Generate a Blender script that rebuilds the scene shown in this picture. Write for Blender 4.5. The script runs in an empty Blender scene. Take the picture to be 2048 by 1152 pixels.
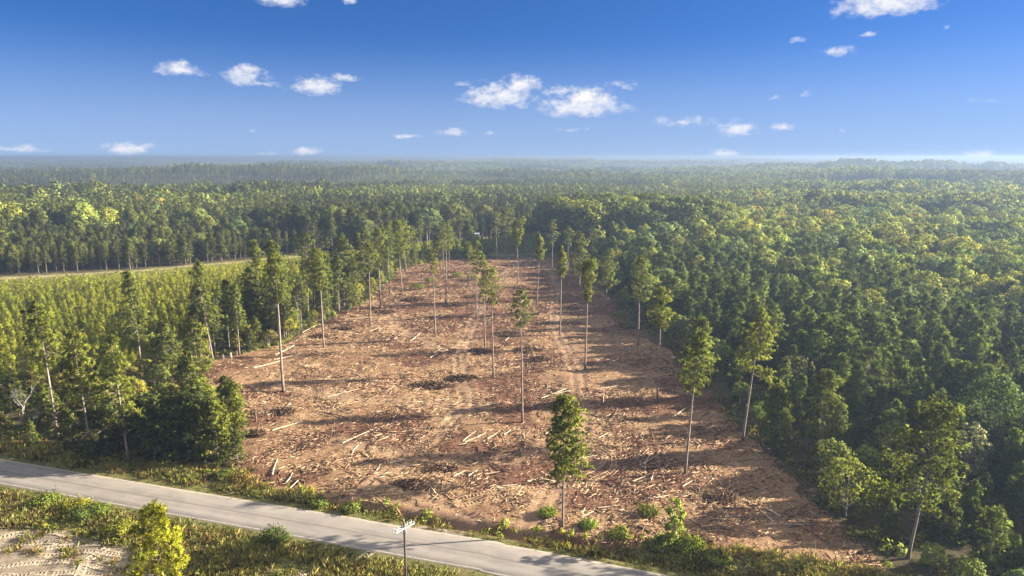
import bpy, math, random
import numpy as np
from mathutils import Vector, Matrix

# ------------------------------------------------------------------ camera, sky, sun, exposure
scene = bpy.context.scene
CAM_H = 45.0
PITCH = math.radians(10.9)
FPX = 1365.3                       # focal length in pixels of a 2048 px wide frame
cam_data = bpy.data.cameras.new("camera")
cam = bpy.data.objects.new("camera", cam_data)
scene.collection.objects.link(cam)
cam.location = (0, 0, CAM_H)
cam.rotation_euler = (math.radians(90) - PITCH, 0, 0)
cam_data.sensor_width = 36.0
cam_data.lens = 24.0
cam_data.clip_start = 0.5
cam_data.clip_end = 60000
scene.camera = cam

SUN_EL, SUN_AZ = math.radians(19), math.radians(82)     # azimuth clockwise from +Y
S_DIR = Vector((math.cos(SUN_EL) * math.sin(SUN_AZ), math.cos(SUN_EL) * math.cos(SUN_AZ), math.sin(SUN_EL)))
sun_data = bpy.data.lights.new("sun", 'SUN')
sun_data.energy = 5.0
sun_data.angle = math.radians(0.55)
sun_data.color = (1.0, 0.90, 0.74)
sun = bpy.data.objects.new("sun", sun_data)
scene.collection.objects.link(sun)
sun.rotation_euler = S_DIR.to_track_quat('Z', 'Y').to_euler()
sun.location = (200, 40, 160)

vs = scene.view_settings
vs.view_transform = 'Standard'
vs.look = 'None'
vs.gamma = 1.0
vs.exposure = 2.1
vs.use_curve_mapping = False
cy = scene.cycles
cy.max_bounces = 6
cy.diffuse_bounces = 3
cy.glossy_bounces = 1
cy.transmission_bounces = 4
cy.volume_bounces = 0
cy.transparent_max_bounces = 4
cy.sample_clamp_indirect = 6.0
cy.use_denoising = True
cy.denoiser = 'OPENIMAGEDENOISE'
cy.denoising_input_passes = 'RGB_ALBEDO_NORMAL'
cy.denoising_prefilter = 'ACCURATE'


def px_dir(px, py):
    dx, dy = (px - 1024) / FPX, (py - 576) / FPX
    f = math.cos(PITCH) - dy * math.sin(PITCH)
    d = math.sin(PITCH) + dy * math.cos(PITCH)
    return dx, f, -d


def px_ground(px, py):
    x, f, u = px_dir(px, py)
    s = -CAM_H / u
    return x * s, f * s


# ---- node helpers
class NT:
    def __init__(self, tree):
        self.t = tree
        tree.nodes.clear()

    def n(self, typ, **kw):
        nd = self.t.nodes.new(typ)
        for k, v in kw.items():
            setattr(nd, k, v)
        return nd

    def put(self, sock, val):
        if val is None:
            return
        if isinstance(val, bpy.types.NodeSocket):
            self.t.links.new(val, sock)
        elif isinstance(val, tuple) and len(val) == 3 and sock.type == 'RGBA':
            sock.default_value = (*val, 1)
        else:
            sock.default_value = val

    def math(self, op, a, b=None, c=None, clamp=False):
        nd = self.n('ShaderNodeMath', operation=op, use_clamp=clamp)
        for i, v in enumerate((a, b, c)):
            self.put(nd.inputs[i], v)
        return nd.outputs[0]

    def vmath(self, op, a, b=None, out=0):
        nd = self.n('ShaderNodeVectorMath', operation=op)
        self.put(nd.inputs[0], a)
        if b is not None:
            self.put(nd.inputs[1], b)
        return nd.outputs[out]

    def mix(self, fac, a, b, mode='MIX'):
        nd = self.n('ShaderNodeMix', data_type='RGBA', blend_type=mode)
        self.put(nd.inputs[0], fac)
        self.put(nd.inputs[6], a)
        self.put(nd.inputs[7], b)
        return nd.outputs[2]

    def noise(self, vec, scale, detail=4, rough=0.55, dist=0.0):
        nd = self.n('ShaderNodeTexNoise')
        self.put(nd.inputs['Vector'], vec)
        nd.inputs['Scale'].default_value = scale
        nd.inputs['Detail'].default_value = detail
        nd.inputs['Roughness'].default_value = rough
        nd.inputs['Distortion'].default_value = dist
        return nd.outputs['Fac']

    def rng(self, val, a, b, c=0.0, d=1.0, smooth=False):
        nd = self.n('ShaderNodeMapRange')
        if smooth:
            nd.interpolation_type = 'SMOOTHSTEP'
        self.put(nd.inputs[0], val)
        for i, v in enumerate((a, b, c, d)):
            self.put(nd.inputs[i + 1], v)
        return nd.outputs[0]

    def attr(self, name, typ='GEOMETRY', out='Fac'):
        nd = self.n('ShaderNodeAttribute', attribute_type=typ, attribute_name=name)
        return nd.outputs[out]

    def comb(self, x, y, z):
        nd = self.n('ShaderNodeCombineXYZ')
        for i, v in enumerate((x, y, z)):
            self.put(nd.inputs[i], v)
        return nd.outputs[0]


world = bpy.data.worlds.new("World")
scene.world = world
world.use_nodes = True
SKY_STRENGTH = 0.05
# small fair-weather clouds: (centre px, centre py, half width px, half height px, thickness)
CLOUDS = [(565, -2, 52, 18, 1), (695, 0, 17, 13, 1), (358, 141, 44, 18, 1), (395, 148, 20, 7, .5), (490, 155, 48, 24, 1), (530, 170, 30, 8, .7),
          (635, 175, 54, 24, 1), (688, 155, 28, 12, .75), (1000, 196, 84, 34, 1), (1040, 172, 50, 26, 1), (1165, 216, 96, 30, 1.15), (1170, 200, 60, 26, 1.15),
          (1125, 182, 50, 16, .5), (1240, 170, 46, 12, .42), (1365, 244, 66, 13, .55), (1470, 260, 44, 21, 1), (1563, 257, 27, 10, .8),
          (1448, 310, 36, 13, 1), (1775, 10, 98, 30, 1.15), (1680, 103, 34, 12, .8), (1675, 30, 17, 10, .6), (1595, 82, 14, 8, .6),
          (1740, 68, 16, 6, .7), (1895, 56, 13, 7, .6), (1610, 191, 15, 7, .65), (1547, 197, 11, 6, .5), (1950, 204, 44, 7, .42),
          (1960, 319, 44, 15, 1), (2050, 325, 20, 10, 1), (255, 299, 46, 16, 1), (613, 303, 30, 13, .95), (530, 308, 24, 6, .6),
          (40, 298, 76, 9, .5), (903, 266, 42, 10, .75), (818, 273, 36, 8, .7), (980, 268, 11, 6, .6), (504, 264, 9, 6, .6),
          (930, 168, 25, 9, .4), (1150, 260, 44, 6, .4), (1680, 263, 11, 7, .5)]


def build_world():
    T = NT(world.node_tree)
    tc = T.n('ShaderNodeTexCoord').outputs['Generated']
    d = T.vmath('NORMALIZE', tc)
    sp = T.n('ShaderNodeSeparateXYZ')
    T.put(sp.inputs[0], d)
    x, y, z = sp.outputs
    zz = T.math('MAXIMUM', z, 0.0)
    lift = T.math('ADD', T.math('MULTIPLY', zz, 2.3), 0.16)      # the clear dry air of the photograph: deep blue close to the horizon
    v = T.vmath('NORMALIZE', T.comb(x, y, lift))
    sky = T.n('ShaderNodeTexSky', sky_type='NISHITA')
    sky.sun_disc = False
    sky.sun_elevation = SUN_EL
    sky.sun_rotation = SUN_AZ
    sky.altitude = 150
    sky.air_density = 1.0
    sky.dust_density = 0.25
    sky.ozone_density = 2.5
    T.put(sky.inputs[0], v)
    hs = T.n('ShaderNodeHueSaturation')
    hs.inputs['Saturation'].default_value = 1.3
    hs.inputs['Hue'].default_value = 0.515
    hs.inputs['Value'].default_value = 1.0
    T.put(hs.inputs['Color'], sky.outputs[0])
    bg = T.n('ShaderNodeBackground')
    hz = T.math('MULTIPLY', T.math('SUBTRACT', 1.0, T.rng(z, 0.0, .17, 0, 1, smooth=True)), .7)      # milky air low over the horizon
    T.put(bg.inputs[0], T.mix(hz, hs.outputs[0], (1.85, 2.42, 3.55)))
    bg.inputs[1].default_value = SKY_STRENGTH
    # clouds, in azimuth and elevation
    az = T.math('ARCTAN2', x, y)
    el = T.math('ARCSINE', z)
    p0 = T.comb(az, el, 0.0)
    w = T.n('ShaderNodeTexNoise')
    T.put(w.inputs['Vector'], p0)
    w.inputs['Scale'].default_value = 26
    w.inputs['Detail'].default_value = 3
    off = T.vmath('SUBTRACT', w.outputs['Color'], (0.5, 0.5, 0.5))
    p = T.vmath('ADD', p0, T.vmath('MULTIPLY', off, (0.030, 0.012, 0)))
    total = None
    low = None
    for cx, cy_, rx, ry, th in CLOUDS:
        a, f, u = px_dir(cx, cy_)
        caz, cel = math.atan2(a, f), math.atan2(u, math.hypot(a, f))
        rx_, ry_ = rx / FPX * math.cos(caz) ** 1.0, ry / FPX
        q = T.vmath('MULTIPLY', T.vmath('SUBTRACT', p, (caz, cel, 0)), (1 / rx_, 1 / ry_, 0))
        s2 = T.n('ShaderNodeSeparateXYZ')
        T.put(s2.inputs[0], q)
        qy = T.math('MAXIMUM', s2.outputs[1], T.math('MULTIPLY', s2.outputs[1], -1.5))      # flatter bases than tops
        r = T.vmath('LENGTH', T.comb(s2.outputs[0], qy, 0.0), out=1)
        m = T.math('MULTIPLY', T.math('SUBTRACT', 1.15, r), th)
        total = m if total is None else T.math('MAXIMUM', total, m)
        hgt = T.math('MULTIPLY', T.math('MAXIMUM', m, 0.0), s2.outputs[1])
        low = hgt if low is None else T.math('ADD', low, hgt)
    n1 = T.noise(T.vmath('MULTIPLY', p0, (1, 1.5, 0)), 55, 9, 0.62)
    n2 = T.noise(T.vmath('MULTIPLY', p0, (1, 1.4, 0)), 130, 6, 0.6)
    dens = T.math('ADD', total, T.math('MULTIPLY', T.math('SUBTRACT', n1, 0.49), 2.5))
    alpha = T.rng(dens, 0.05, 1.25, 0, 1, smooth=True)
    alpha = T.math('MULTIPLY', alpha, T.rng(total, 0.0, 0.25, 0, 1))
    alpha = T.math('MULTIPLY', alpha, 0.96)
    # unseen clouds added overhead, above the frame, to lift the shadow fill
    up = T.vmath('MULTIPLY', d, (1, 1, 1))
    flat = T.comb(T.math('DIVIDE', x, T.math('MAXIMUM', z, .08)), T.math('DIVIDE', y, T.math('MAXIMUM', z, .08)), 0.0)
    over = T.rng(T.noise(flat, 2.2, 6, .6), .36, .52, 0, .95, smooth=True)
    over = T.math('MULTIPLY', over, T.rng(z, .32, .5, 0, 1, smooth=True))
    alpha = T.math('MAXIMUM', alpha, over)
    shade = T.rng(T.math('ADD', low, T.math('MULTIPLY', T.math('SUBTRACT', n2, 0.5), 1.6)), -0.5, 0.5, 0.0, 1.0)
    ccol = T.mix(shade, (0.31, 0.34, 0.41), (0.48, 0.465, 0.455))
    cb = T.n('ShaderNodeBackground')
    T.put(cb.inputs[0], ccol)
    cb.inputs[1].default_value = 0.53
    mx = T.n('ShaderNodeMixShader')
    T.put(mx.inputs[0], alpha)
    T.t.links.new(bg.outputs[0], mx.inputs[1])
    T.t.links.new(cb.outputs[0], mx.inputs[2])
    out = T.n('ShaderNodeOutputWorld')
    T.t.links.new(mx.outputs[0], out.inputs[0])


build_world()

# ------------------------------------------------------------------ numpy helpers
rs = np.random.RandomState(11)
random.seed(5)


def _hash(ix, iy, seed):
    h = (ix.astype(np.int64) * 374761393 + iy.astype(np.int64) * 668265263 + seed * 1274126177) & 0x7fffffff
    h = ((h ^ (h >> 13)) * 1274126177) & 0x7fffffff
    return ((h ^ (h >> 16)) & 0xffff) / 65535.0


def vnoise(x, y, seed=0):
    x = np.asarray(x, float)
    y = np.asarray(y, float)
    ix, iy = np.floor(x), np.floor(y)
    fx, fy = x - ix, y - iy
    fx, fy = fx * fx * (3 - 2 * fx), fy * fy * (3 - 2 * fy)
    a, b = _hash(ix, iy, seed), _hash(ix + 1, iy, seed)
    c, d = _hash(ix, iy + 1, seed), _hash(ix + 1, iy + 1, seed)
    return (a * (1 - fx) + b * fx) * (1 - fy) + (c * (1 - fx) + d * fx) * fy


def fbm(x, y, oct_=4, seed=0):
    s, a, t = 0.0, 0.5, 0.0
    for o in range(oct_):
        s = s + a * vnoise(np.asarray(x) * 2 ** o, np.asarray(y) * 2 ** o, seed + o * 17)
        t += a
        a *= 0.5
    return s / t


def sstep(a, b, x):
    t = np.clip((x - a) / (b - a), 0, 1)
    return t * t * (3 - 2 * t)


def inpoly(x, y, poly):
    x = np.asarray(x, float)
    y = np.asarray(y, float)
    ins = np.zeros(x.shape, bool)
    n = len(poly)
    for i in range(n):
        x0, y0 = poly[i]
        x1, y1 = poly[(i + 1) % n]
        if y0 == y1:
            continue
        c = ((y0 > y) != (y1 > y)) & (x < (x1 - x0) * (y - y0) / (y1 - y0) + x0)
        ins ^= c
    return ins


def dpoly(x, y, pts):
    """distance to a polyline"""
    x = np.asarray(x, float)
    y = np.asarray(y, float)
    best = np.full(x.shape, 1e9)
    for (x0, y0), (x1, y1) in zip(pts[:-1], pts[1:]):
        dx, dy = x1 - x0, y1 - y0
        t = np.clip(((x - x0) * dx + (y - y0) * dy) / (dx * dx + dy * dy), 0, 1)
        best = np.minimum(best, np.hypot(x - x0 - t * dx, y - y0 - t * dy))
    return best


ROAD = [(-400, 205), (-250, 149), (-140, 113.5), (-77, 93.4), (-47, 84.4), (-32, 80.0), (-19, 76.1), (-2, 70.9), (16, 64.6), (40, 56), (80, 41.5), (140, 20)]
RX = np.array([p[0] for p in ROAD], float)
RY = np.array([p[1] for p in ROAD], float)


def road_v(x, y):
    """metres beyond (+) or before (-) the road's centre line"""
    return (np.asarray(y) - np.interp(x, RX, RY)) * 0.955


CLEAR = [(-40, 90), (-42, 94), (-44, 103.7), (-60, 124.9), (-66.9, 147.9), (-56.4, 160.4), (-53.4, 175), (-45.4, 213), (-45.2, 272), (-36, 296),
         (-10, 307), (17, 307), (27.9, 299), (29, 249), (30.8, 199), (36, 160), (37.8, 114.6), (39.8, 94.6), (40.2, 76.6), (41.3, 67.3), (47, 57.5), (16, 69), (-19, 81)]
TRACK = [(-420, 190), (-300, 218), (-191, 251), (-153, 266), (-115, 296), (-88, 318), (-45, 351), (-18, 376), (15, 396), (40, 408)]
YARD = [(-90, 84), (-62.8, 77.2), (-55.1, 76.5), (-46, 73.6), (-41, 69), (-36, 66.5), (-28, 66), (-22.5, 67.6), (-19, 66), (-10, 60), (-10, 40), (-90, 40)]
TRAILS = [[(-20, 86), (-14, 100), (-8, 120), (-12, 150), (-10, 190), (-6, 240), (4, 300)], [(2, 76), (8, 92), (12, 110), (14, 140), (12, 180), (16, 240), (14, 295)],
          [(-46, 130), (-28, 122), (-8, 120)], [(-12, 150), (-30, 175), (-38, 210)], [(-28, 104), (-16, 98), (0, 96), (12, 108)], [(-5, 78), (-14, 84), (-20, 86)]]


def ground_z(x, y):
    x = np.asarray(x, float)
    y = np.asarray(y, float)
    d = np.hypot(x, y)
    far = sstep(420, 1500, d)
    z = far * (58 * (fbm(x / 700, y / 400, 3, 3) - 0.57) + 10 * (fbm(x / 2500 + 3, y / 1500, 2, 9) - 0.5)) * (1 + 0.4 * sstep(2500, 7000, d))
    v = road_v(x, y)
    near = 1 - sstep(330, 480, d)
    off = sstep(3.4, 9.0, np.abs(v))
    z = z + near * off * (1.0 * (fbm(x / 14, y / 14, 3, 21) - 0.5) + 0.55 * (fbm(x / 2.6, y / 2.6, 3, 22) - 0.5))
    # ditch and cut bank on the clearing side, stronger towards the entrance
    k = sstep(-34, -20, x) * (1 - sstep(40, 60, x))
    wob = 0.5 * (vnoise(x / 3, y / 3, 8) - 0.5)
    z = z - k * 0.75 * np.exp(-((v - 5.2 + wob) / 0.75) ** 2) + k * 0.42 * sstep(5.4, 6.6, v + wob) * (1 - sstep(14, 26, v))
    z = z - 0.32 * np.exp(-((v + 5.0) / 1.1) ** 2)
    z = z - 0.09 * (1 - sstep(2.95, 3.25, np.abs(v))) * near
    # ruts of the skid trails
    if x.size and d.min() < 340:
        for t in TRAILS:
            dt = dpoly(x, y, t) + 0.7 * (vnoise(x / 4, y / 4, 31) - 0.5)
            z = z - off * (0.16 * np.exp(-((dt - 1.0) / 0.35) ** 2) - 0.07 * np.exp(-((dt - 1.75) / 0.4) ** 2))
    return z


def gz(x, y):
    return float(ground_z(np.array([x]), np.array([y]))[0])


def new_mesh(name, V, Q, mats, midx=None, smooth=False, attrs=None, vec=None):
    """all-quad mesh from arrays"""
    V = np.asarray(V, np.float32).reshape(-1, 3)
    Q = np.asarray(Q, np.int32).reshape(-1, 4)
    me = bpy.data.meshes.new(name)
    me.vertices.add(len(V))
    me.vertices.foreach_set('co', V.ravel())
    me.loops.add(Q.size)
    me.loops.foreach_set('vertex_index', Q.ravel())
    me.polygons.add(len(Q))
    me.polygons.foreach_set('loop_start', np.arange(0, Q.size, 4, dtype=np.int32))
    me.polygons.foreach_set('loop_total', np.full(len(Q), 4, np.int32))
    for m in mats:
        me.materials.append(m)
    if midx is not None:
        me.polygons.foreach_set('material_index', np.asarray(midx, np.int32))
    if smooth is not False:
        me.polygons.foreach_set('use_smooth', np.broadcast_to(np.asarray(smooth, bool), (len(Q),)).copy())
    me.update(calc_edges=True)
    if vec is not None:
        at = me.attributes.new('spray', 'FLOAT_VECTOR', 'POINT')
        at.data.foreach_set('vector', np.asarray(vec, np.float32).ravel())
    if attrs:
        for k, a in attrs.items():
            at = me.attributes.new(k, 'FLOAT', 'POINT')
            at.data.foreach_set('value', np.asarray(a, np.float32))
    return me


class MB:
    def __init__(self):
        self.V, self.Q, self.M, self.S, self.N, self.n = [], [], [], [], [], 0

    def add(self, V, Q, m=0, smooth=False, N=None):
        V = np.asarray(V, np.float32).reshape(-1, 3)
        Q = np.asarray(Q, np.int32).reshape(-1, 4)
        self.V.append(V)
        self.N.append(np.tile(np.array([[0, 0, 1.]], np.float32), (len(V), 1)) if N is None else np.asarray(N, np.float32))
        self.Q.append(Q + self.n)
        self.M.append(np.full(len(Q), m, np.int32))
        self.S.append(np.full(len(Q), smooth, bool))
        self.n += len(V)

    def tube(self, pts, rad, sides=5, m=0, cap=True):
        pts = np.asarray(pts, float)
        n = len(pts)
        rad = np.broadcast_to(np.asarray(rad, float), (n,))
        tan = np.gradient(pts, axis=0)
        tan /= np.linalg.norm(tan, axis=1)[:, None] + 1e-9
        ref = np.where(np.abs(tan[:, 2:3]) > 0.9, np.array([[1., 0, 0]]), np.array([[0, 0, 1.]]))
        a = np.cross(tan, ref)
        a /= np.linalg.norm(a, axis=1)[:, None] + 1e-9
        b = np.cross(tan, a)
        th = np.arange(sides) * 2 * math.pi / sides
        V = pts[:, None, :] + rad[:, None, None] * (a[:, None, :] * np.cos(th)[None, :, None] + b[:, None, :] * np.sin(th)[None, :, None])
        i = np.arange(n - 1)[:, None] * sides
        j = np.arange(sides)[None, :]
        k = (j + 1) % sides
        Q = np.stack([i + j, i + k, i + sides + k, i + sides + j], -1).reshape(-1, 4)
        V = V.reshape(-1, 3)
        if cap and sides in (4, 6, 8):
            e = (n - 1) * sides
            if sides == 4:
                Q = np.vstack([Q, [[3, 2, 1, 0]], [[e, e + 1, e + 2, e + 3]]])
            elif sides == 6:
                Q = np.vstack([Q, [[3, 2, 1, 0], [5, 4, 3, 0], [e, e + 1, e + 2, e + 3], [e, e + 3, e + 4, e + 5]]])
            else:
                Q = np.vstack([Q, [[3, 2, 1, 0], [5, 4, 3, 0], [7, 6, 5, 0], [e, e + 1, e + 2, e + 3], [e, e + 3, e + 4, e + 5], [e, e + 5, e + 6, e + 7]]])
        self.add(V, Q, m, sides > 4)

    def box(self, c, s, R=None, m=0):
        c = np.asarray(c, float)
        v = np.array([[x, y, z] for z in (-.5, .5) for y in (-.5, .5) for x in (-.5, .5)]) * np.asarray(s, float)
        if R is not None:
            v = v @ np.asarray(R).T
        self.add(v + c, [[0, 2, 3, 1], [4, 5, 7, 6], [0, 1, 5, 4], [2, 6, 7, 3], [0, 4, 6, 2], [1, 3, 7, 5]], m)

    def blades(self, C, D, L, W, k, spread, r, m=1, N=None):
        """needle tufts: k narrow kites from each centre, fanned about its direction"""
        n = len(C)
        if n == 0:
            return
        d = np.repeat(D, k, 0) + r.normal(0, spread, (n * k, 3))
        d /= np.linalg.norm(d, axis=1)[:, None] + 1e-9
        c = np.repeat(C, k, 0)
        ln = L * r.uniform(.65, 1.25, (n * k, 1))
        s = np.cross(d, r.normal(0, 1, (n * k, 3)))
        s /= np.linalg.norm(s, axis=1)[:, None] + 1e-9
        w = W * r.uniform(.7, 1.3, (n * k, 1))
        bend = np.zeros_like(d)
        bend[:, 2] = -0.12
        V = np.stack([c - d * ln * .12, c + d * ln * .5 + s * w, c + (d + bend) * ln, c + d * ln * .5 - s * w], 1)
        N = D + np.array([0, 0, .8]) if N is None else N
        self.add(V.reshape(-1, 3), np.arange(n * k * 4).reshape(-1, 4), m, N=np.repeat(np.repeat(N, k, 0) + d * .35, 4, 0))

    def leaves(self, C, N, size, r, jitter=.8, m=1, F=None):
        n = len(C)
        if n == 0:
            return
        nn = N + r.normal(0, jitter, (n, 3))
        nn /= np.linalg.norm(nn, axis=1)[:, None] + 1e-9
        t = np.cross(nn, r.normal(0, 1, (n, 3)))
        t /= np.linalg.norm(t, axis=1)[:, None] + 1e-9
        b = np.cross(nn, t)
        s = size * r.uniform(.6, 1.35, (n, 1))
        V = np.stack([C - t * s * .6, C - t * s * .05 + b * s * .42, C + t * s * .65 - nn * s * .12, C - t * s * .05 - b * s * .42], 1)
        self.add(V.reshape(-1, 3), np.arange(n * 4).reshape(-1, 4), m, N=np.repeat((N if F is None else F) + .6 * nn, 4, 0))

    def mesh(self, name, mats, only=None):
        V, Q, M, S, N = np.vstack(self.V), np.vstack(self.Q), np.concatenate(self.M), np.concatenate(self.S), np.vstack(self.N)
        if only is not None:
            keep = M == only
            Q, S = Q[keep], S[keep]
            used = np.unique(Q)
            remap = np.zeros(len(V), np.int32)
            remap[used] = np.arange(len(used))
            return new_mesh(name, V[used], remap[Q], [mats[only]], None, S, vec=N[used])
        return new_mesh(name, V, Q, mats, M, S, vec=N)


def link(o):
    scene.collection.objects.link(o)
    return o


def tag(o, label=None, category=None, group=None, kind=None):
    if label:
        o['label'] = label
    if category:
        o['category'] = category
    if group:
        o['group'] = group
    if kind:
        o['kind'] = kind
    return o


def empty(name, loc, rz=0.0, sc=1.0):
    o = link(bpy.data.objects.new(name, None))
    o.empty_display_size = 0.5
    o.location = loc
    o.rotation_euler = (0, 0, rz)
    o.scale = (sc, sc, sc) if not isinstance(sc, tuple) else sc
    return o


def part(name, me, parent, tint=None):
    o = link(bpy.data.objects.new(name, me))
    o.parent = parent
    if tint is not None:
        o['tint'] = tint
    return o


# ------------------------------------------------------------------ materials
def mat(name):
    m = bpy.data.materials.new(name)
    m.use_nodes = True
    return m, NT(m.node_tree)


def finish(T, bsdf):
    o = T.n('ShaderNodeOutputMaterial')
    T.t.links.new(bsdf, o.inputs[0])


def foliage(name, base, alt, vary=.55, transl=.35, dry=None):
    m, T = mat(name)
    tint = T.attr('tint', 'INSTANCER', 'Color')
    isl = T.n('ShaderNodeNewGeometry').outputs['Random Per Island']
    c = T.mix(isl, base, alt)
    if dry is not None:
        isl2 = T.math('FRACT', T.math('MULTIPLY', isl, 37.7))
        c = T.mix(T.rng(isl2, .88, .93), c, dry)
    isl3 = T.math('FRACT', T.math('MULTIPLY', isl, 91.3))
    c = T.mix(1.0, c, T.comb(*[T.rng(isl3, 0, 1, 1 - vary, 1 + vary)] * 3), 'MULTIPLY')
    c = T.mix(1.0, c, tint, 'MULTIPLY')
    vt = T.n('ShaderNodeVectorTransform', vector_type='NORMAL', convert_from='OBJECT', convert_to='WORLD')
    T.put(vt.inputs[0], T.attr('spray', 'GEOMETRY', 'Vector'))     # the sprays' own facing: needles are far finer than a blade of the mesh
    nrm = T.vmath('NORMALIZE', vt.outputs[0])
    df = T.n('ShaderNodeBsdfDiffuse')
    T.put(df.inputs[0], c)
    T.put(df.inputs['Normal'], nrm)
    tr = T.n('ShaderNodeBsdfTranslucent')
    T.put(tr.inputs['Normal'], nrm)
    T.put(tr.inputs[0], T.mix(1.0, c, (1.25, 1.2, .6), 'MULTIPLY'))
    mx = T.n('ShaderNodeMixShader')
    mx.inputs[0].default_value = transl
    T.t.links.new(df.outputs[0], mx.inputs[1])
    T.t.links.new(tr.outputs[0], mx.inputs[2])
    gl = T.n('ShaderNodeBsdfGlossy')
    gl.inputs['Roughness'].default_value = .55
    T.put(gl.inputs[0], (.9, .9, .8))
    m2 = T.n('ShaderNodeMixShader')
    m2.inputs[0].default_value = .02
    T.t.links.new(mx.outputs[0], m2.inputs[1])
    T.t.links.new(gl.outputs[0], m2.inputs[2])
    finish(T, m2.outputs[0])
    return m


def bark(name, a, b, scale=3.0, stretch=.25):
    m, T = mat(name)
    co = T.n('ShaderNodeTexCoord').outputs['Object']
    v = T.vmath('MULTIPLY', co, (1, 1, stretch))
    n = T.noise(v, scale, 5, .65)
    big = T.noise(co, .35, 2)
    c = T.mix(T.rng(n, .35, .65), a, b)
    c = T.mix(1.0, c, T.comb(*[T.rng(big, .3, .7, .72, 1.25)] * 3), 'MULTIPLY')
    bs = T.n('ShaderNodeBsdfPrincipled')
    T.put(bs.inputs['Base Color'], c)
    bs.inputs['Roughness'].default_value = .9
    bs.inputs['Specular IOR Level'].default_value = .15
    bp = T.n('ShaderNodeBump')
    bp.inputs['Strength'].default_value = .5
    bp.inputs['Distance'].default_value = .04
    T.put(bp.inputs['Height'], n)
    T.put(bs.inputs['Normal'], bp.outputs[0])
    finish(T, bs.outputs[0])
    return m


M_PINE = foliage('pine_needles', (.175, .228, .046), (.245, .285, .058), .28, .36, dry=(.13, .085, .04))
M_YOUNG = foliage('young_pine_needles', (.400, .480, .055), (.520, .580, .080), .28, .5)
M_LEAF = foliage('broad_leaves', (.165, .205, .050), (.235, .262, .062), .30, .36)
M_DRY = foliage('dead_needles', (.150, .072, .040), (.25, .140, .078), .4, .2)
M_GRASS = foliage('grass_blades', (.44, .42, .095), (.66, .57, .25), .5, .35)
M_BARK = bark('pine_bark', (.20, .155, .12), (.33, .27, .215), 5, .3)
M_BARKL = bark('grey_bark', (.22, .20, .17), (.36, .33, .29), 5, .3)
M_DEAD = bark('weathered_wood', (.26, .24, .21), (.38, .36, .33), 6, .2)
M_LOG = bark('stripped_log_wood', (.46, .36, .24), (.66, .55, .40), 5, .3)
M_LOGD = bark('dark_log_bark', (.10, .075, .055), (.20, .145, .105), 5, .4)
M_CUT = bark('fresh_cut_wood', (.55, .41, .24), (.66, .52, .34), 8, 1)


def slash_material():
    m, T = mat('slash_sticks')
    isl = T.n('ShaderNodeNewGeometry').outputs['Random Per Island']
    r = T.n('ShaderNodeValToRGB')
    els = r.color_ramp.elements
    els[0].position, els[0].color = 0, (.075, .045, .032, 1)
    els[1].position, els[1].color = 1, (.62, .48, .31, 1)
    for p, c in ((.3, (.15, .085, .052, 1)), (.5, (.28, .175, .10, 1)), (.75, (.42, .29, .175, 1))):
        e = els.new(p)
        e.color = c
    T.put(r.inputs[0], isl)
    df = T.n('ShaderNodeBsdfDiffuse')
    T.put(df.inputs[0], r.outputs[0])
    finish(T, df.outputs[0])
    return m


M_SLASH = slash_material()


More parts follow.
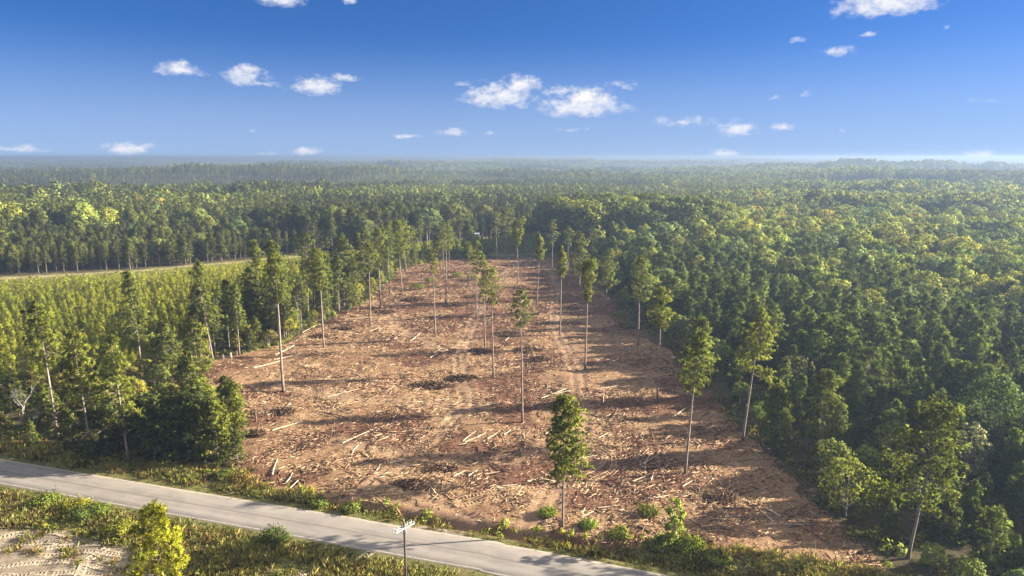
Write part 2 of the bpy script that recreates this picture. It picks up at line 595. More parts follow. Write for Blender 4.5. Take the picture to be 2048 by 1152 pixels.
def ground_material():
    m, T = mat('ground_soil')
    co = T.n('ShaderNodeTexCoord').outputs['Object']
    flat = T.vmath('MULTIPLY', co, (1, 1, 0))
    nb = T.noise(flat, .11, 5, .6)          # 9 m patches
    nm = T.noise(flat, .55, 6, .65, .6)     # 2 m
    nf = T.noise(flat, 2.6, 5, .7)          # 0.4 m
    st = T.noise(T.vmath('MULTIPLY', flat, (1.1, 2.6, 1)), 1.7, 4, .75, 1.2)
    tan_, red, dark, straw = (.325, .200, .100), (.230, .120, .064), (.082, .050, .036), (.435, .31, .175)
    c = T.mix(T.rng(T.math('ADD', nb, T.math('MULTIPLY', T.math('SUBTRACT', nm, .5), .8)), .36, .62, 0, 1), red, tan_)
    c = T.mix(T.rng(nf, .50, .64, 0, .7), c, straw)
    c = T.mix(T.rng(st, .52, .64, 0, .8), c, dark)
    lit = T.attr('litter')
    c = T.mix(T.math('MULTIPLY', T.rng(T.math('ADD', lit, T.math('MULTIPLY', T.math('SUBTRACT', nm, .5), 1.1)), .3, .75), .8), c, T.mix(nf, (.085, .038, .026), (.185, .085, .052)))
    trk = T.attr('trail')
    c = T.mix(T.math('MULTIPLY', trk, .5), c, T.mix(nm, (.30, .185, .11), (.40, .285, .18)))
    # forest floor
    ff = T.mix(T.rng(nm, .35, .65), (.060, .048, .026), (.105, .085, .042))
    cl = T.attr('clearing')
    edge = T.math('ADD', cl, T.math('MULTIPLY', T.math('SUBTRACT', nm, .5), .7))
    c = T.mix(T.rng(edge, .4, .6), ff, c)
    # grass
    g = T.mix(T.rng(nf, .3, .7), (.105, .115, .030), (.22, .205, .070))
    g = T.mix(T.rng(nm, .45, .7, 0, .6), g, (.20, .155, .085))
    gr = T.math('ADD', T.attr('grass'), T.math('MULTIPLY', T.math('SUBTRACT', nm, .5), .9))
    c = T.mix(T.rng(gr, .42, .62), c, g)
    # pale sandy soil
    s = T.mix(T.rng(nm, .35, .65), (.21, .165, .112), (.325, .265, .19))
    s = T.mix(T.rng(nf, .55, .72, 0, .5), s, (.26, .195, .135))
    sd = T.math('ADD', T.attr('sand'), T.math('MULTIPLY', T.math('SUBTRACT', nm, .5), .8))
    c = T.mix(T.rng(sd, .42, .6), c, s)
    bs = T.n('ShaderNodeBsdfPrincipled')
    T.put(bs.inputs['Base Color'], c)
    bs.inputs['Roughness'].default_value = .95
    bs.inputs['Specular IOR Level'].default_value = .1
    bp = T.n('ShaderNodeBump')
    bp.inputs['Strength'].default_value = 1.0
    bp.inputs['Distance'].default_value = .35
    T.put(bp.inputs['Height'], T.math('ADD', T.math('MULTIPLY', nf, .5), T.math('MULTIPLY', st, .45)))
    T.put(bs.inputs['Normal'], bp.outputs[0])
    finish(T, bs.outputs[0])
    return m


def road_material():
    m, T = mat('worn_asphalt')
    ac, al = T.attr('across'), T.attr('along')
    v = T.comb(T.math('MULTIPLY', al, .18), ac, 0.0)
    n1 = T.noise(v, 1.1, 5, .6)
    n2 = T.noise(T.comb(al, ac, 0.0), .35, 4, .6)
    nf = T.noise(T.comb(al, ac, 0.0), 9, 3, .7)
    c = T.mix(T.rng(n1, .32, .68), (.20, .177, .151), (.305, .265, .22))
    c = T.mix(T.rng(n2, .45, .7, 0, .6), c, (.36, .298, .235))
    # wheel paths and a darker line along the middle
    wp = T.math('ABSOLUTE', T.math('SUBTRACT', T.math('ABSOLUTE', ac), 1.55))
    c = T.mix(T.rng(wp, .15, .75, .30, 0), c, (.36, .325, .285))
    seam = T.math('ABSOLUTE', T.math('ADD', ac, T.math('MULTIPLY', T.math('SUBTRACT', n2, .5), .25)))
    c = T.mix(T.rng(seam, .05, .20, .62, 0), c, (.115, .105, .098))
    c = T.mix(T.rng(nf, .3, .7, 0, .25), c, (.16, .15, .14))
    sd = T.rng(T.math('ADD', T.math('ABSOLUTE', ac), T.math('MULTIPLY', n1, .8)), 2.9, 3.35, 0, .8)
    c = T.mix(sd, c, (.36, .29, .20))
    bs = T.n('ShaderNodeBsdfPrincipled')
    T.put(bs.inputs['Base Color'], c)
    bs.inputs['Roughness'].default_value = .82
    bs.inputs['Specular IOR Level'].default_value = .25
    bp = T.n('ShaderNodeBump')
    bp.inputs['Strength'].default_value = .35
    bp.inputs['Distance'].default_value = .03
    T.put(bp.inputs['Height'], nf)
    T.put(bs.inputs['Normal'], bp.outputs[0])
    finish(T, bs.outputs[0])
    return m


def plain(name, col, rough=.7, noise=.25, scale=4.0, metal=0.0):
    m, T = mat(name)
    co = T.n('ShaderNodeTexCoord').outputs['Object']
    n = T.noise(co, scale, 5, .65)
    c = T.mix(1.0, col, T.comb(*[T.rng(n, .3, .7, 1 - noise, 1 + noise)] * 3), 'MULTIPLY')
    bs = T.n('ShaderNodeBsdfPrincipled')
    T.put(bs.inputs['Base Color'], c)
    bs.inputs['Roughness'].default_value = rough
    bs.inputs['Metallic'].default_value = metal
    bs.inputs['Specular IOR Level'].default_value = .3
    finish(T, bs.outputs[0])
    return m


# ------------------------------------------------------------------ ground, road, markings, track
def axis(segs):
    out = []
    for a, b, st in segs:
        out.append(np.arange(a, b, st))
    return np.concatenate(out + [[segs[-1][1]]])


def geo(a, b, ratio, first):
    r, s = [], first
    while a < b:
        r.append(a)
        a += s
        s *= ratio
    return np.array(r)


gx = np.concatenate([-geo(95, 16000, 1.16, 6)[::-1], np.arange(-94, -72, 2), np.arange(-72, 50, .5), np.arange(50, 95, 2), geo(95, 16000, 1.16, 6)])
gy = np.concatenate([-geo(0, 3000, 1.5, 40)[::-1][:-1], np.arange(0, 44, 4), np.arange(44, 130, .42), np.arange(130, 310, .8), geo(310, 16000, 1.1, 3)])
GX, GY = np.meshgrid(gx, gy)
X, Y = GX.ravel(), GY.ravel()
Z = ground_z(X, Y)
ny, nx = GX.shape
ii = (np.arange(ny - 1)[:, None] * nx + np.arange(nx - 1)[None, :]).ravel()
Q = np.stack([ii, ii + 1, ii + nx + 1, ii + nx], 1)
v_ = road_v(X, Y)
wobx = X + 5 * (fbm(X / 9, Y / 9, 3, 41) - .5)
woby = Y + 5 * (fbm(X / 9, Y / 9, 3, 42) - .5)
PLANT = [(-84, 132), (-78, 152), (-66, 178), (-57, 216), (-56, 278), (-40, 304), (16, 316), (30, 390), (-20, 370), (-90, 312), (-193, 245), (-420, 184), (-420, 150), (-170, 150), (-112, 130)]
a_clear = (inpoly(wobx, woby, CLEAR) & (v_ > 3)).astype(float)
edgew = 4.2 + 4.5 * sstep(-22, -44, X) + 5.0 * sstep(8, 22, X)
grass = ((v_ > -16) & (v_ < edgew + 2.2 * (fbm(X / 4, Y / 4, 2, 43) - .5))).astype(float)
yard = inpoly(wobx * .4 + X * .6, woby * .4 + Y * .6, YARD) & (v_ < -7)
grass = np.where(yard, .25, grass)
grass = np.maximum(grass, .55 * (dpoly(X, Y, TRACK) < 9))
grass = np.maximum(grass, .85 * inpoly(X, Y, PLANT))
sand = yard.astype(float)
sand = np.maximum(sand, sstep(5.6, 4.2, v_) * (v_ > 0) * np.exp(-((X + 9) / 7) ** 2) * .75)
trail = np.zeros_like(X)
nr = np.hypot(X, Y) < 330
for t in TRAILS:
    dt = dpoly(X[nr], Y[nr], t) + 1.6 * (fbm(X[nr] / 3, Y[nr] / 3, 2, 44) - .5)
    trail[nr] = np.maximum(trail[nr], sstep(3.0, .8, dt))
trail *= a_clear
litter = fbm(X / 11, Y / 7, 3, 45)
litter = sstep(.43, .64, litter + .16 * sstep(120, 220, Y))
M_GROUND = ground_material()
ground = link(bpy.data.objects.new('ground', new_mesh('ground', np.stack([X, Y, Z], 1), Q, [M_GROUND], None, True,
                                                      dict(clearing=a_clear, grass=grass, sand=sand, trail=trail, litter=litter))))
tag(ground, kind='structure')


def strip(name, line, offs, zfun, m, step=1.5, kind='structure', dz=0.0):
    xs = np.concatenate([np.arange(a[0], b[0], step) if b[0] > a[0] else [] for a, b in zip(line[:-1], line[1:])] + [[line[-1][0]]])
    lx = np.array([p[0] for p in line], float)
    ly = np.array([p[1] for p in line], float)
    ys = np.interp(xs, lx, ly)
    k = np.ones(9) / 9
    ysm = ys.copy()
    ysm[4:-4] = np.convolve(ys, k, 'valid')
    t = np.stack([np.gradient(xs), np.gradient(ysm)], 1)
    t /= np.linalg.norm(t, axis=1)[:, None]
    nrm = np.stack([-t[:, 1], t[:, 0]], 1)
    offs = np.asarray(offs, float)
    Xs = xs[:, None] + nrm[:, :1] * offs[None, :, 0]
    Ys = ysm[:, None] + nrm[:, 1:] * offs[None, :, 0]
    Zs = zfun(Xs, Ys) + offs[None, :, 1] + dz
    al = np.concatenate([[0], np.cumsum(np.hypot(np.diff(xs), np.diff(ysm)))])
    n, mm = Xs.shape
    i = (np.arange(n - 1)[:, None] * mm + np.arange(mm - 1)[None, :]).ravel()
    o = link(bpy.data.objects.new(name, new_mesh(name, np.stack([Xs, Ys, Zs], -1).reshape(-1, 3), np.stack([i, i + mm, i + mm + 1, i + 1], 1), [m], None, True,
                                                 dict(across=np.broadcast_to(offs[None, :, 0], (n, mm)).ravel(), along=np.broadcast_to(al[:, None], (n, mm)).ravel()))))
    tag(o, kind=kind)
    return o


M_ROAD = road_material()
zero = lambda x, y: np.zeros_like(x)
ROADC = [p for p in ROAD if -260 < p[0] < 150]
strip('road', ROADC, [(-3.15, -.16), (-3.0, 0), (-1.6, .022), (0, .04), (1.6, .022), (3.0, 0), (3.15, -.16)], zero, M_ROAD)
M_WHITE = plain('worn_white_paint', (.42, .39, .345), .8, .35, 1.5)
strip('road_edge_line', ROADC, [(2.72, .0085), (2.83, .0065)], zero, M_WHITE)
strip('road_edge_line', ROADC, [(-2.83, .0065), (-2.72, .0085)], zero, M_WHITE)


def dirt_mat():
    m, T = mat('track_dirt')
    co = T.n('ShaderNodeTexCoord').outputs['Object']
    n = T.noise(co, .5, 5, .65)
    ac = T.math('ABSOLUTE', T.attr('across'))
    c = T.mix(T.rng(n, .35, .65), (.27, .205, .125), (.37, .29, .18))
    g = T.math('ADD', T.rng(T.math('ABSOLUTE', T.math('SUBTRACT', ac, .85)), .3, .6), T.math('SUBTRACT', n, .62))
    c = T.mix(T.rng(g, .35, .8, 0, .7), c, (.22, .20, .08))
    bs = T.n('ShaderNodeBsdfDiffuse')
    T.put(bs.inputs[0], c)
    finish(T, bs.outputs[0])
    return m


strip('dirt_track', TRACK, [(-2.6, -.15), (-2.3, .03), (-.8, .03), (0, .06), (.8, .03), (2.3, .03), (2.6, -.15)], ground_z, dirt_mat(), 2.0, dz=.22)

# tyre tracks: bars of pressed soil across each wheel path
M_TREAD = plain('pressed_sandy_soil', (.36, .29, .205), .95, .3, 2.5)
M_TREAD2 = plain('pressed_brown_soil', (.36, .23, .13), .95, .3, 2.5)


def tyre_track(pts, width, m, pitch=.42, hgt=.09):
    p = np.array(pts, float)
    t = np.linspace(0, len(p) - 1, 200)
    k = np.arange(len(p))
    # smooth path through the points
    xs = np.interp(t, k, p[:, 0])
    ys = np.interp(t, k, p[:, 1])
    for _ in range(3):
        xs[10:-10] = np.convolve(xs, np.ones(21) / 21, 'valid')
        ys[10:-10] = np.convolve(ys, np.ones(21) / 21, 'valid')
    s = np.concatenate([[0], np.cumsum(np.hypot(np.diff(xs), np.diff(ys)))])
    mb = MB()
    r = np.random.RandomState(int(s[-1] * 100) % 9999)
    for q in np.arange(0, s[-1], pitch):
        if r.rand() < .06:
            continue
        x, y = np.interp(q, s, xs), np.interp(q, s, ys)
        x2, y2 = np.interp(q + .2, s, xs), np.interp(q + .2, s, ys)
        a = math.atan2(y2 - y, x2 - x)
        for sd in (-1, 1):
            sk = a + sd * .45
            c = np.array([x - math.sin(a) * sd * width * .26, y + math.cos(a) * sd * width * .26])
            z = gz(c[0], c[1])
            ca, sa = math.cos(sk), math.sin(sk)
            R = np.array([[ca, -sa, 0], [sa, ca, 0], [0, 0, 1]])
            mb.box((c[0], c[1], z + hgt * .1), (pitch * .45 * r.uniform(.8, 1.2), width * .52, hgt * r.uniform(.7, 1.5)), R, 0)
    # soft shoulder pushed up along each side
    for sd in (-1, 1):
        nx_, ny_ = -np.gradient(ys), np.gradient(xs)
        ln = np.hypot(nx_, ny_)
        px_, py_ = xs + nx_ / ln * sd * width * .62, ys + ny_ / ln * sd * width * .62
        mb.tube(np.stack([px_, py_, ground_z(px_, py_) - .04 + .05 * r.rand(len(px_))], 1), .12, 5)
    o = link(bpy.data.objects.new('tyre_track', mb.mesh('tyre_track', [m])))
    tag(o, kind='structure')


for pts in ([(0, 1075), (40, 1066), (110, 1064), (155, 1078)], [(70, 1098), (130, 1088), (205, 1086)], [(90, 1108), (160, 1100), (250, 1108), (300, 1118)], [(0, 1132), (80, 1122), (160, 1122), (290, 1146)],
            [(0, 1150), (60, 1145), (150, 1142), (260, 1150)], [(150, 1160), (170, 1120), (215, 1095)], [(600, 1150), (640, 1130), (670, 1105)], [(690, 1150), (700, 1125), (745, 1102)], [(10, 1090), (90, 1082), (140, 1086)]):
    tyre_track([px_ground(*p) for p in pts], .62, M_TREAD)
for pts in ([(1150, 975), (1165, 945), (1205, 930), (1210, 908), (1190, 900)], [(1165, 985), (1185, 955), (1228, 938), (1228, 910), (1205, 895)], [(870, 975), (862, 990), (880, 1003)], [(890, 970), (888, 988), (905, 1000)],
            [(905, 1005), (1000, 985), (1100, 975), (1150, 972)], [(910, 1016), (1010, 996), (1110, 985)], [(745, 995), (800, 1030), (830, 1042)], [(690, 735), (745, 765), (840, 755)], [(600, 830), (650, 822), (720, 800)]):
    tyre_track([px_ground(*p) for p in pts], .55, M_TREAD2, .5, .12)


# ------------------------------------------------------------------ tree builders (material 0 = wood, 1 = foliage)
def prof_round(t):
    return np.sin(np.clip(.10 + .90 * (1 - t), 0, 1) * math.pi * .62) ** .8 * np.clip(.35 + 2.2 * t, 0, 1)


def prof_cone(t):
    return np.clip(1.02 - t, 0, 1) ** .8 * np.clip(.55 + 3 * t, 0, 1)


def prof_vase(t):
    return np.clip(.25 + 1.1 * t, 0, 1) * np.clip((1.02 - t) * 3.2, 0, 1)


def prof_bush(t):
    return np.clip(1.03 - t, 0, 1) ** .42 * np.clip(.62 + 1.5 * t, 0, 1)


def prof_full(t):
    return np.clip(1.03 - t, 0, 1) ** .6 * np.clip(.75 + 1.5 * t, 0, 1)


def pine(seed, H, z0, R, nb, tufts, prof, rise=(.05, .9), blade=.42, bw=.045, k=7, tr=None, lean=(0, 0), spread=.45, stubs=0, sides=6, irr=.3, lod=0):
    r = np.random.RandomState(seed)
    mb = MB()
    tr = tr or .0088 * H + .022
    n = 9 if lod == 0 else 4
    zt = np.linspace(0, 1, n)
    wx, wy = r.normal(0, .012 * H, 2)
    cx = lambda s: lean[0] * s + wx * np.sin(s * 3.1) * s
    cyy = lambda s: lean[1] * s + wy * np.sin(s * 2.7) * s
    rad = tr * np.clip(1.02 - zt, .06, 1) ** .75
    rad[0] *= 1.25
    pts = np.stack([cx(zt), cyy(zt), zt * (H * .985) - .25 * (zt == 0)], 1)
    mb.tube(pts, rad, sides if lod == 0 else 4, 0)
    C, D, O = [], [], []
    side_bias = r.uniform(0, 6.28)
    for b in range(nb):
        t = ((b + r.rand()) / nb) ** .92
        az = b * 2.39996 + r.normal(0, .5)
        z = z0 + (H - z0) * t * .97
        L = R * float(prof(t)) * r.uniform(1 - irr, 1 + irr * .6) * (1 + .18 * math.cos(az - side_bias))
        if L < .15:
            L = .15
        up = rise[0] + (rise[1] - rise[0]) * t + r.normal(0, .12)
        s = np.linspace(0, 1, 4)
        c0 = np.array([cx(z / H), cyy(z / H), z])
        dr = np.array([math.cos(az), math.sin(az), 0])
        P = c0 + dr * (s[:, None] * L) + np.array([0, 0, 1.]) * ((up * s - .18 * s * s) * L)[:, None]
        if lod == 0:
            br = max(.018, .02 * L)
            mb.tube(P, br * (1.1 - .85 * s), 3, 0)
        m = max(1, int(round(tufts * (1.45 if lod == 0 else 1.2) * (.35 + .65 * L / R) * r.uniform(.7, 1.3))))
        q = r.uniform(.22, 1.04, m) ** .7
        base = c0 + dr * (q[:, None] * L) + np.array([0, 0, 1.]) * ((up * q - .18 * q * q) * L)[:, None]
        sw = spread * (.35 + .65 * L / R)
        off = r.normal(0, 1, (m, 3)) * np.array([sw, sw, sw * .5])
        C.append(base + off)
        O.append(off / np.array([sw, sw, sw * .5]) * np.array([.5, .5, 1.]))
        D.append(dr * .55 + np.array([0, 0, .55]) + off * .5 / max(sw, .1))
    m = max(3, tufts)
    O.append(np.tile([[0, 0, .6]], (m, 1)))
    C.append(np.array([cx(1.0), cyy(1.0), H]) + r.normal(0, 1, (m, 3)) * np.array([.18, .18, .3]) * R * .35 - np.array([0, 0, .25]))
    D.append(np.tile([[0, 0, 1.]], (m, 1)))
    C, D = np.vstack(C), np.vstack(D)
    D /= np.linalg.norm(D, axis=1)[:, None] + 1e-9
    zz = C[:, 2] / H
    F = np.stack([(C[:, 0] - cx(zz)) / R, (C[:, 1] - cyy(zz)) / R, 1.1 * (C[:, 2] - (z0 + .42 * (H - z0))) / (H - z0) + .15], 1)
    F = F / (np.linalg.norm(F, axis=1)[:, None] + .15) + np.vstack(O) * .42 + r.normal(0, .42, F.shape)
    mb.blades(C, D, blade, bw * (1.0 if lod == 0 else 1.1), int(k * 1.9) if lod == 0 else k, .72, r, 1, F)
    for i in range(stubs):
        z = z0 * r.uniform(.45, 1.0)
        az = r.uniform(0, 6.28)
        L = r.uniform(.3, 1.3)
        c0 = np.array([cx(z / H), cyy(z / H), z])
        mb.tube(np.stack([c0, c0 + np.array([math.cos(az) * L, math.sin(az) * L, r.uniform(-.2, .4) * L])]), [.025, .01], 3, 0)
    return mb


def broadleaf(seed, H, R, lobes, per, size, trunk_frac=.3, flat=1.0, tr=None, loose=.0, lod=0, column=False):
    r = np.random.RandomState(seed)
    mb = MB()
    tr = tr or .016 * H + .02
    z0 = H * trunk_frac
    bend = r.normal(0, .02 * H, 2)
    zt = np.linspace(0, 1, 5 if lod == 0 else 3)
    top = np.array([bend[0], bend[1], H * .8])
    mb.tube(np.stack([bend[0] * zt, bend[1] * zt, zt * H * .8 - .25 * (zt == 0)], 1), tr * (1.15 - .95 * zt), 6 if lod == 0 else 4, 0)
    cz, rz = (z0 + H) / 2 + .04 * H, (H - z0) / 2
    for i in range(lobes):
        u = (i + .5) / lobes
        el = math.asin(1 - 1.55 * u) if not column else math.asin(1 - 1.9 * u)
        az = i * 2.39996 + r.normal(0, .35)
        k = r.uniform(.45, .92)
        lr = R * r.uniform(.22, .48) * (1.12 - .25 * abs(math.sin(el)))
        c = np.array([math.cos(az) * math.cos(el) * (R - lr * .6) * (k + .3), math.sin(az) * math.cos(el) * (R - lr * .6) * (k + .3), cz + math.sin(el) * (rz - lr * .7) * flat])
        c[:2] += bend * .8
        if lod == 0:
            a = np.array([bend[0] * .5, bend[1] * .5, z0 + (c[2] - z0) * .35])
            mid = (a + c) / 2 + np.array([0, 0, .08 * R])
            mb.tube(np.stack([a, mid, c]), [tr * .4, tr * .25, .02], 3, 0)
        m = int(per * r.uniform(.7, 1.3))
        d = r.normal(0, 1, (m, 3)) + np.array([0, 0, .35]) + .45 * (c - np.array([0, 0, cz])) / R
        d /= np.linalg.norm(d, axis=1)[:, None]
        rr = lr * (r.uniform(.55, 1.08, (m, 1)) ** .6) * (1 + loose * r.normal(0, 1, (m, 1)))
        # clusters of leaves so that each lobe breaks into sprays
        P = c + d * rr * np.array([1, 1, .82])
        P += r.normal(0, size * .3, P.shape)
        F = d * .85 + .55 * (P - np.array([bend[0] * .8, bend[1] * .8, cz])) / np.array([R, R, rz])
        mb.leaves(P, d, size, r, .75, 1, F)
    return mb


def bare(seed, H, m=0):
    r = np.random.RandomState(seed)
    mb = MB()

    def grow(p, d, L, rad, depth):
        d = d / np.linalg.norm(d)
        q = p + d * L
        mid = (p + q) / 2 + r.normal(0, .05 * L, 3)
        mb.tube(np.stack([p, mid, q]), [rad, rad * .8, rad * .6], 5 if depth < 2 else 3, 0)
        if depth >= 4:
            return
        for i in range(3 if depth else 4):
            nd = d + r.normal(0, .48, 3) + np.array([0, 0, .22])
            grow(p + d * L * r.uniform(.55, 1), nd, L * r.uniform(.5, .75), rad * .55, depth + 1)
    grow(np.array([0, 0, -.2]), np.array([r.normal(0, .06), r.normal(0, .06), 1.]), H * .36, .016 * H, 0)
    return mb


PINE_MATS = [M_BARK, M_PINE]
YOUNG_MATS = [M_BARK, M_YOUNG]
LEAF_MATS = [M_BARKL, M_LEAF]

# libraries of shapes, unit heights noted; index lists by level of detail
PINE_LIB, LEAF_LIB, YOUNG_LIB = [], [], []
for i in range(6):      # bushy stand pines about 10 m
    PINE_LIB.append((pine(100 + i, 10, 1.2 + .4 * (i % 3), 2.3 + .3 * (i % 4), 52, 9, [prof_cone, prof_cone, prof_full][i % 3], (0, 1.15), .46, .055, 7, spread=.5), 10))
for i in range(4):      # taller forest pines, 16 m
    PINE_LIB.append((pine(120 + i, 16, 4.2 + i * .7, 2.1 + .25 * (i % 3), 46, 7, [prof_round, prof_full][i % 2], (0, .9), .5, .065, 6, spread=.5, stubs=6, irr=.5), 16))
for i in range(5):      # far pines, 15 m, coarse
    PINE_LIB.append((pine(140 + i, 15, 4.5 + i * .6, 2.0 + .22 * (i % 3), 28, 3, [prof_cone, prof_full, prof_round][i % 3], (.1, 1.0), .95, .15, 4, spread=.45, lod=1), 15))
for i in range(6):      # near broad-leaved trees, 10 m
    LEAF_LIB.append((broadleaf(200 + i, 10, 3.0 + .4 * (i % 3), 26, 95, .36, .18 + .05 * (i % 3), loose=.08), 10))
for i in range(4):      # big oaks, 20 m
    LEAF_LIB.append((broadleaf(220 + i, 20, 6.6 + .6 * (i % 3), 46, 95, .62, .22, loose=.07), 20))
for i in range(5):      # far broad-leaved, 15 m, coarse
    LEAF_LIB.append((broadleaf(240 + i, 15, 3.3 + .5 * (i % 3), 15, 26, .85, .2, loose=.08, lod=1), 15))
for i in range(5):      # plantation pines, 5 m
    YOUNG_LIB.append((pine(300 + i, 5, .25, .95 + .12 * (i % 3), 30, 4, prof_cone, (.5, 1.7), .38, .045, 6, spread=.2, tr=.06), 5))
for i in range(3):      # the same, coarse
    YOUNG_LIB.append((pine(320 + i, 5, .25, 1.0, 20, 3, prof_cone, (.35, 1.5), .52, .085, 4, spread=.2, tr=.06, lod=1), 5))

_cache = {}


def lib_mesh(kind, i, what):
    key = (kind, i, what)
    if key not in _cache:
        lib, mats, nm = {'pine_tree': (PINE_LIB, PINE_MATS, 'pine'), 'broadleaf_tree': (LEAF_LIB, LEAF_MATS, 'broadleaf'), 'young_pine': (YOUNG_LIB, YOUNG_MATS, 'young_pine')}[kind]
        mb = lib[i][0]
        _cache[key] = mb.mesh(f'{nm}_{what}', mats, {'trunk': 0, 'crown': 1, 'all': None}[what])
    return _cache[key]


# ------------------------------------------------------------------ hand-placed trees
HAND = []       # (kind, x, y, label) landmarks


def spot(bx, by, tx, ty):
    x, y = px_ground(bx, by)
    z = gz(x, y)
    d = math.hypot(x, y)
    _, f, u = px_dir(bx, ty)
    h = CAM_H + u / f * y - z
    lean = (tx - bx) / FPX * math.sqrt(y * y + (CAM_H - h * .5) ** 2)
    return x, y, z, h, lean


def hand_pine(bx, by, tx, ty, cb, cw, label, style='lone', tint=(1, 1, 1), group=None):
    x, y, z, h, lean = spot(bx, by, tx, ty)
    _, f, u = px_dir(bx, cb)
    z0 = max(.3, CAM_H + u / f * y - z)
    R = cw / FPX * math.hypot(y, CAM_H - h * .7)
    seed = int(bx * 7 + by * 13)
    cl = h - z0
    if style == 'lone':
        mb = pine(seed, h, z0, R, int(15 + cl * 2.0), int(4 + R * 1.7), prof_round, (.15, 1.0), .42, .05, 7, lean=(lean, 0), spread=.42, stubs=10, irr=.55)
    elif style == 'vase':
        mb = pine(seed, h, z0, R, int(22 + cl * 3), int(7 + R * 2.5), prof_vase, (1.1, 1.9), .42, .05, 7, lean=(lean, 0), spread=.34, stubs=8)
    elif style == 'slim':
        mb = pine(seed, h, z0, R, int(22 + cl * 3), int(7 + R * 2.5), prof_full, (.7, 1.6), .40, .05, 7, lean=(lean, 0), spread=.34, stubs=8)
    elif style == 'wide':
        mb = pine(seed, h, z0, R, int(22 + cl * 2.4), int(6 + R * 2.0), prof_round, (-.08, .9), .46, .052, 7, lean=(lean, 0), spread=.46, stubs=9, irr=.55)
    elif style == 'broad':
        mb = pine(seed, h, z0, R, int(28 + cl * 3), int(8 + R * 2.6), prof_bush, (-.08, .85), .46, .05, 7, lean=(lean, 0), spread=.5, stubs=8, irr=.4)
    elif style == 'open':      # big old crown with visible limbs and gaps
        mb = pine(seed, h, z0, R, int(18 + cl * 2.0), int(8 + R * 2.6), prof_full, (-.1, .7), .46, .05, 7, lean=(lean, 0), spread=.55, stubs=12, irr=.5)
    else:                       # bushy
        mb = pine(seed, h, z0, R, int(26 + cl * 4), int(8 + R * 3), prof_bush, (0, .9), .42, .052, 7, lean=(lean, 0), spread=.45)
    root = empty('pine_tree', (x, y, z))
    tag(root, label, 'pine tree', group or 'tall pines left standing')
    part('trunk', mb.mesh('pine_trunk', PINE_MATS, 0), root)
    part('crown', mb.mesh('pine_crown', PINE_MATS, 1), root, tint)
    HAND.append((x, y, label))
    return root


G1 = (1.6, 1.5, 1.0)     # sunny yellow-green needles
G2 = (1.35, 1.32, 1.05)
G3 = (1.0, 1.08, 1.05)
T_LONE = [
    (1125, 1068, 1125, 795, 950, 45, 'sturdy full-crowned pine alone on bare soil nearest the roadside', 'broad', G1),
    (1370, 947, 1385, 663, 786, 27, 'slender pale-trunked pine with long oval crown standing ahead of the dark wood', 'wide', G2),
    (1045, 845, 1040, 583, 655, 20, 'tall thin pine with a ragged dark tuft over the middle of the clearing', 'lone', G3),
    (987, 755, 985, 538, 612, 21, 'taller of two thin pines close together in mid clearing', 'lone', G1),
    (970, 696, 966, 508, 600, 13, 'sparse thin pine just behind the taller pine of the close pair', 'lone', G2),
    (1170, 740, 1172, 522, 605, 17, 'straight thin pine with a vase-shaped crown just out from the wood edge', 'vase', G1),
    (1120, 670, 1120, 492, 556, 9, 'pine with the narrowest upright crown on the sunny side of the clearing', 'slim', G1),
    (1074, 607, 1075, 466, 522, 9, 'thin pine with small spindle crown and low twigs near the clearing top', 'slim', G1),
    (1036, 571, 1036, 444, 494, 16, 'pine with fan-shaped crown on a long pale trunk at the clearing top', 'vase', G1),
    (1011, 517, 1013, 418, 468, 18, 'tallest broad-crowned pine against the dark far edge of the clearing', 'wide', G2),
    (994, 520, 993, 427, 472, 12, 'thin round-topped pine beside the tallest pine of the far edge', 'lone', G2),
    (1104, 539, 1105, 440, 492, 11, 'pine with drooping crown at the shaded far corner of the clearing', 'lone', G2),
    (1135, 566, 1136, 454, 492, 11, 'small-headed straight pine in front of the oak grove', 'lone', G2),
    (1159, 600, 1158, 466, 548, 20, 'bushy layered pine at the wood edge below the oak grove', 'wide', G2),
    (1211, 624, 1213, 503, 577, 22, 'pine with one-sided fan crown and grey trunk at the wood edge', 'wide', G2),
    (1276, 691, 1275, 515, 602, 20, 'tall pine half hidden in the wood edge, dark trunk base', 'wide', G2),
    (1314, 808, 1315, 578, 656, 23, 'thin long-trunked pine rising from the shaded strip by the wood', 'wide', G1),
    (1485, 878, 1505, 620, 748, 42, 'big leaning pine with pale trunk and shaggy crown at the wood edge', 'open', G1),
    (1815, 1121, 1848, 811, 1010, 80, 'huge leaning pine with broad open crown, closest in the wood by the road', 'broad', (1.15, 1.15, .9)),
    (1728, 836, 1728, 700, 800, 48, 'wide dark pine behind the closest big leaning pine', 'wide', G3),
    (1395, 800, 1400, 640, 770, 32, 'bushy mid-sized pine beside the slender pale-trunked pine', 'bushy', G2),
    (1640, 900, 1640, 745, 880, 40, 'feathery pine between the big leaning pine and the yellow thicket', 'bushy', G2),
    (1555, 905, 1550, 770, 890, 30, 'rounded small pine at the foot of the shaggy leaning pine', 'bushy', G1),
    (871, 673, 869, 500, 548, 13, 'thin pine with a small flat crown among the upper brush', 'lone', G1),
    (892, 608, 892, 443, 497, 17, 'largest pine of the tight trio in the upper clearing', 'lone', G2),
    (888, 551, 886, 450, 500, 11, 'thinner pine behind the largest of the tight trio', 'lone', G1),
    (898, 545, 900, 452, 498, 10, 'third, farthest pine of the tight trio in the upper clearing', 'lone', G2),
    (940, 585, 937, 487, 527, 11, 'short-crowned pine up the slope from the mid-clearing pair', 'lone', G1),
    (953, 636, 955, 481, 548, 14, 'full-crowned pine between the tight trio and the mid-clearing pair', 'lone', G2),
]
